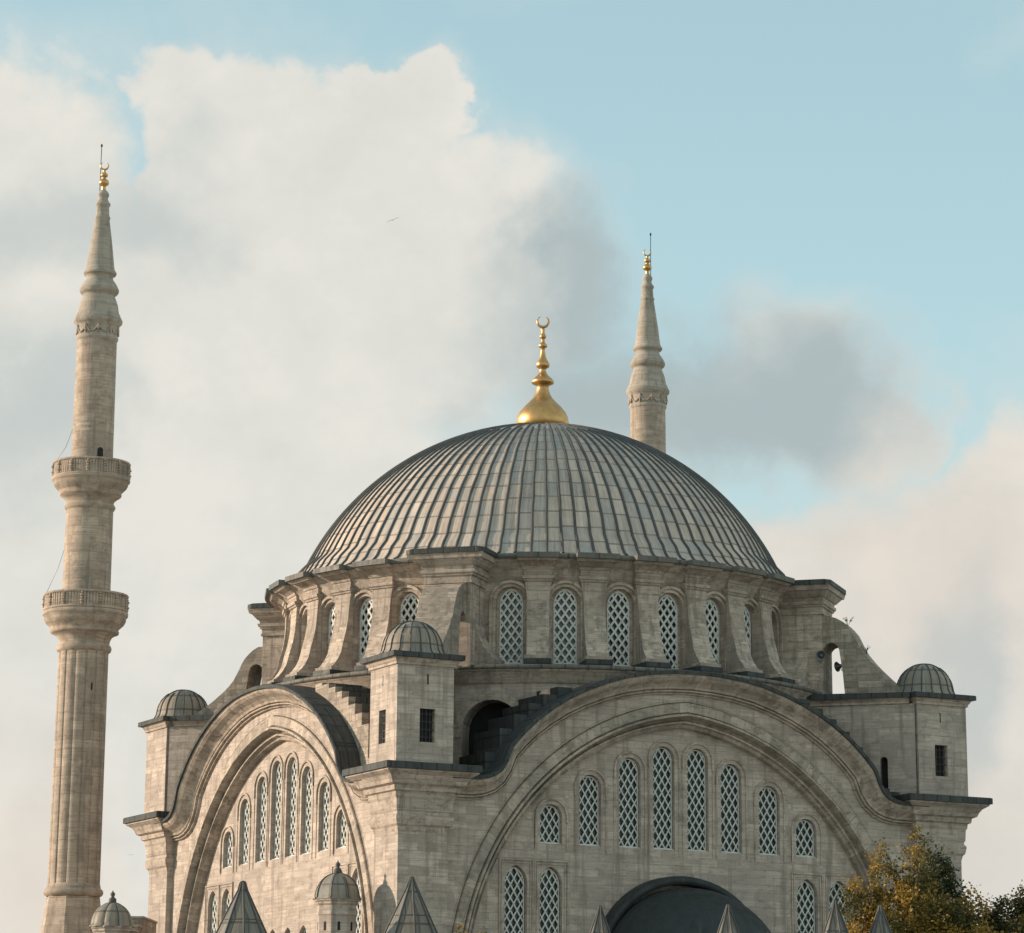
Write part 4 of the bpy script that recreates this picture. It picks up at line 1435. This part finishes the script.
# ---- trees
def leaf_mat(name, a, b_, c):
    m, t, b = new_mat(name)
    geo = t.n('ShaderNodeNewGeometry')
    r = geo.outputs['Random Per Island']
    n = t.noise(geo.outputs['Position'], 0.9, 3, 0.5)
    col = t.mix(t.smooth(r, 0.0, 1.0, kind='LINEAR'), a, b_)
    col = t.mix(t.smooth(n, 0.44, 0.58), col, c)
    t.t.links.new(col, b.inputs['Base Color'])
    b.inputs['Roughness'].default_value = 0.6
    b.inputs['Specular IOR Level'].default_value = 0.3
    tr = t.n('ShaderNodeBsdfTranslucent')
    t.t.links.new(col, tr.inputs[0])
    ms = t.n('ShaderNodeMixShader'); ms.inputs[0].default_value = 0.3
    t.t.links.new(b.outputs[0], ms.inputs[1]); t.t.links.new(tr.outputs[0], ms.inputs[2])
    o = [q for q in t.t.nodes if q.type == 'OUTPUT_MATERIAL'][0]
    t.t.links.new(ms.outputs[0], o.inputs[0])
    return m


LF_GOLD = leaf_mat('autumn_leaves', (0.22, 0.125, 0.02), (0.36, 0.235, 0.05), (0.075, 0.07, 0.02))
LF_OLIVE = leaf_mat('olive_leaves', (0.10, 0.085, 0.024), (0.20, 0.14, 0.035), (0.05, 0.052, 0.02))
LF_DARK = leaf_mat('dark_green_leaves', (0.045, 0.05, 0.018), (0.10, 0.085, 0.026), (0.035, 0.045, 0.02))
BARK = plain('bark', (0.12, 0.09, 0.065), 0.9, 0, 0.5, 6)


def tree(loc, blobs_, nleaf, mat, label, trunk_h, seed, lsize=0.15):
    rnd = random.Random(seed)
    t = empty('autumn_tree' if mat is LF_GOLD else 'leafy_tree', loc, label, 'tree')
    b = MB()
    b.tube([(0, 0, 0), (.05, .03, trunk_h * .35), (-.04, .06, trunk_h * .7), (0, 0, trunk_h)], [.26, .2, .16, .1], 10)
    for c, r in blobs_:
        s = Vector((0, 0, min(trunk_h, c[2] - r[2] * 0.6)))
        e = Vector(c) + Vector((0, 0, r[2] * .55))
        mid = s.lerp(e, .5) + Vector((rnd.uniform(-.2, .2), rnd.uniform(-.2, .2), -.1))
        b.tube([tuple(s), tuple(mid), tuple(e)], [.09, .055, .015], 6)
        for _ in range(5):
            q = s.lerp(e, rnd.uniform(.4, .9))
            w = Vector((rnd.uniform(-1, 1) * r[0], rnd.uniform(-1, 1) * r[1], rnd.uniform(-.2, 1) * r[2])) * .75
            b.tube([tuple(q), tuple(q + w * .6 + Vector((0, 0, .1))), tuple(q + w)], [.03, .02, .006], 5)
    b.build('trunk', BARK, t)
    vs, fs = [], []
    vol = [r[0] * r[1] * r[2] for c, r in blobs_]; tot = sum(vol)
    for (c, r), v in zip(blobs_, vol):
        ncl = max(6, int(nleaf * v / tot / 26))
        for _ in range(ncl):
            while True:
                p = Vector((rnd.uniform(-1, 1), rnd.uniform(-1, 1), rnd.uniform(-1, 1)))
                if 0.25 < p.length < 1: break
            if p.length < .65 and rnd.random() < .4: p = p.normalized() * rnd.uniform(.7, 1.0)
            cc = Vector(c) + Vector((p.x * r[0], p.y * r[1], p.z * r[2]))
            if mnoise.noise(cc * 1.1 + Vector((seed, 0, 0))) < -0.22: continue
            cr = rnd.uniform(.16, .34)
            for _ in range(26):
                q = cc + Vector((rnd.gauss(0, cr * .6), rnd.gauss(0, cr * .6), rnd.gauss(0, cr * .7)))
                u = Vector((rnd.gauss(0, 1), rnd.gauss(0, 1), rnd.gauss(0, .7))).normalized()
                w = u.cross(Vector((rnd.gauss(0, 1), rnd.gauss(0, 1), rnd.gauss(0, 1)))).normalized()
                sz = lsize * rnd.uniform(.6, 1.25)
                k = len(vs)
                vs += [tuple(q - u * sz * .5), tuple(q + w * sz * .32), tuple(q + u * sz * .55), tuple(q - w * sz * .32)]
                fs.append((k, k + 1, k + 2, k + 3))
    me = bpy.data.meshes.new('crown'); me.from_pydata(vs, [], fs); me.materials.append(mat)
    o = bpy.data.objects.new('crown', me); COL.objects.link(o); o.parent = t
    return t


RH = Vector((0.8886, -0.4586, 0)); DP = Vector((0.4586, 0.8886, 0))
def px_blobs(x0, z0, y0, sc, lst):
    """(picture x, y, half width, half height, offset in depth) of the photo's leaf masses -> crown volumes in metres"""
    res = []
    for x, y, rx, ry, dep in lst:
        c = RH * ((x - x0) / sc) + DP * dep
        res.append(((c.x, c.y, z0 - (y - y0) / sc), (rx / sc, max(.8, rx / sc), ry / sc)))
    return res
def TREES():
    tree((-4.97, -42.48, 0), px_blobs(915, 14.23, 838, 24.4, [(888, 874, 20, 38, 0), (917, 868, 18, 38, .3), (862, 905, 22, 26, -.3), (905, 918, 50, 34, 0), (942, 922, 32, 26, .2), (970, 912, 14, 26, .5), (880, 950, 60, 40, 0), (945, 955, 60, 36, 0)]), 46000, LF_GOLD,
         'golden autumn tree in front of the right corner pier', 9.4, 3)
    tree((-1.2, -38.4, 0), px_blobs(935, 13.3, 870, 23.9, [(932, 882, 22, 32, 0), (948, 905, 20, 24, .2), (930, 935, 40, 40, 0)]), 26000, LF_DARK,
         'dark green tree showing between the golden leaves and the corner pier', 9.6, 5)
    tree((1.6, -40.0, 0), px_blobs(988, 12.45, 895, 23.9, [(982, 922, 26, 22, 0), (1002, 912, 11, 22, -.1), (1024, 922, 12, 20, 0), (1000, 950, 50, 36, 0), (960, 932, 22, 20, .3)]), 24000, LF_OLIVE,
         'olive leafy tree at the lower right corner against the pale sky', 9.0, 9)
    tree((-25.66, -43.11, 0), px_blobs(468, 9.95, 926, 26.4, [(458, 940, 10, 13, 0), (480, 940, 9, 14, .1), (468, 960, 22, 20, 0)]), 900, LF_GOLD,
         'yellow treetop just showing under the near corner pier', 7.4, 12)
    tree((-16.72, -38.7, 0), px_blobs(620, 10.64, 922, 24.9, [(800, 940, 8, 16, 0), (790, 960, 24, 20, 0)]), 900, LF_GOLD,
         'yellow sprigs of a small treetop below the right lattice windows', 7.6, 15)
TREES()
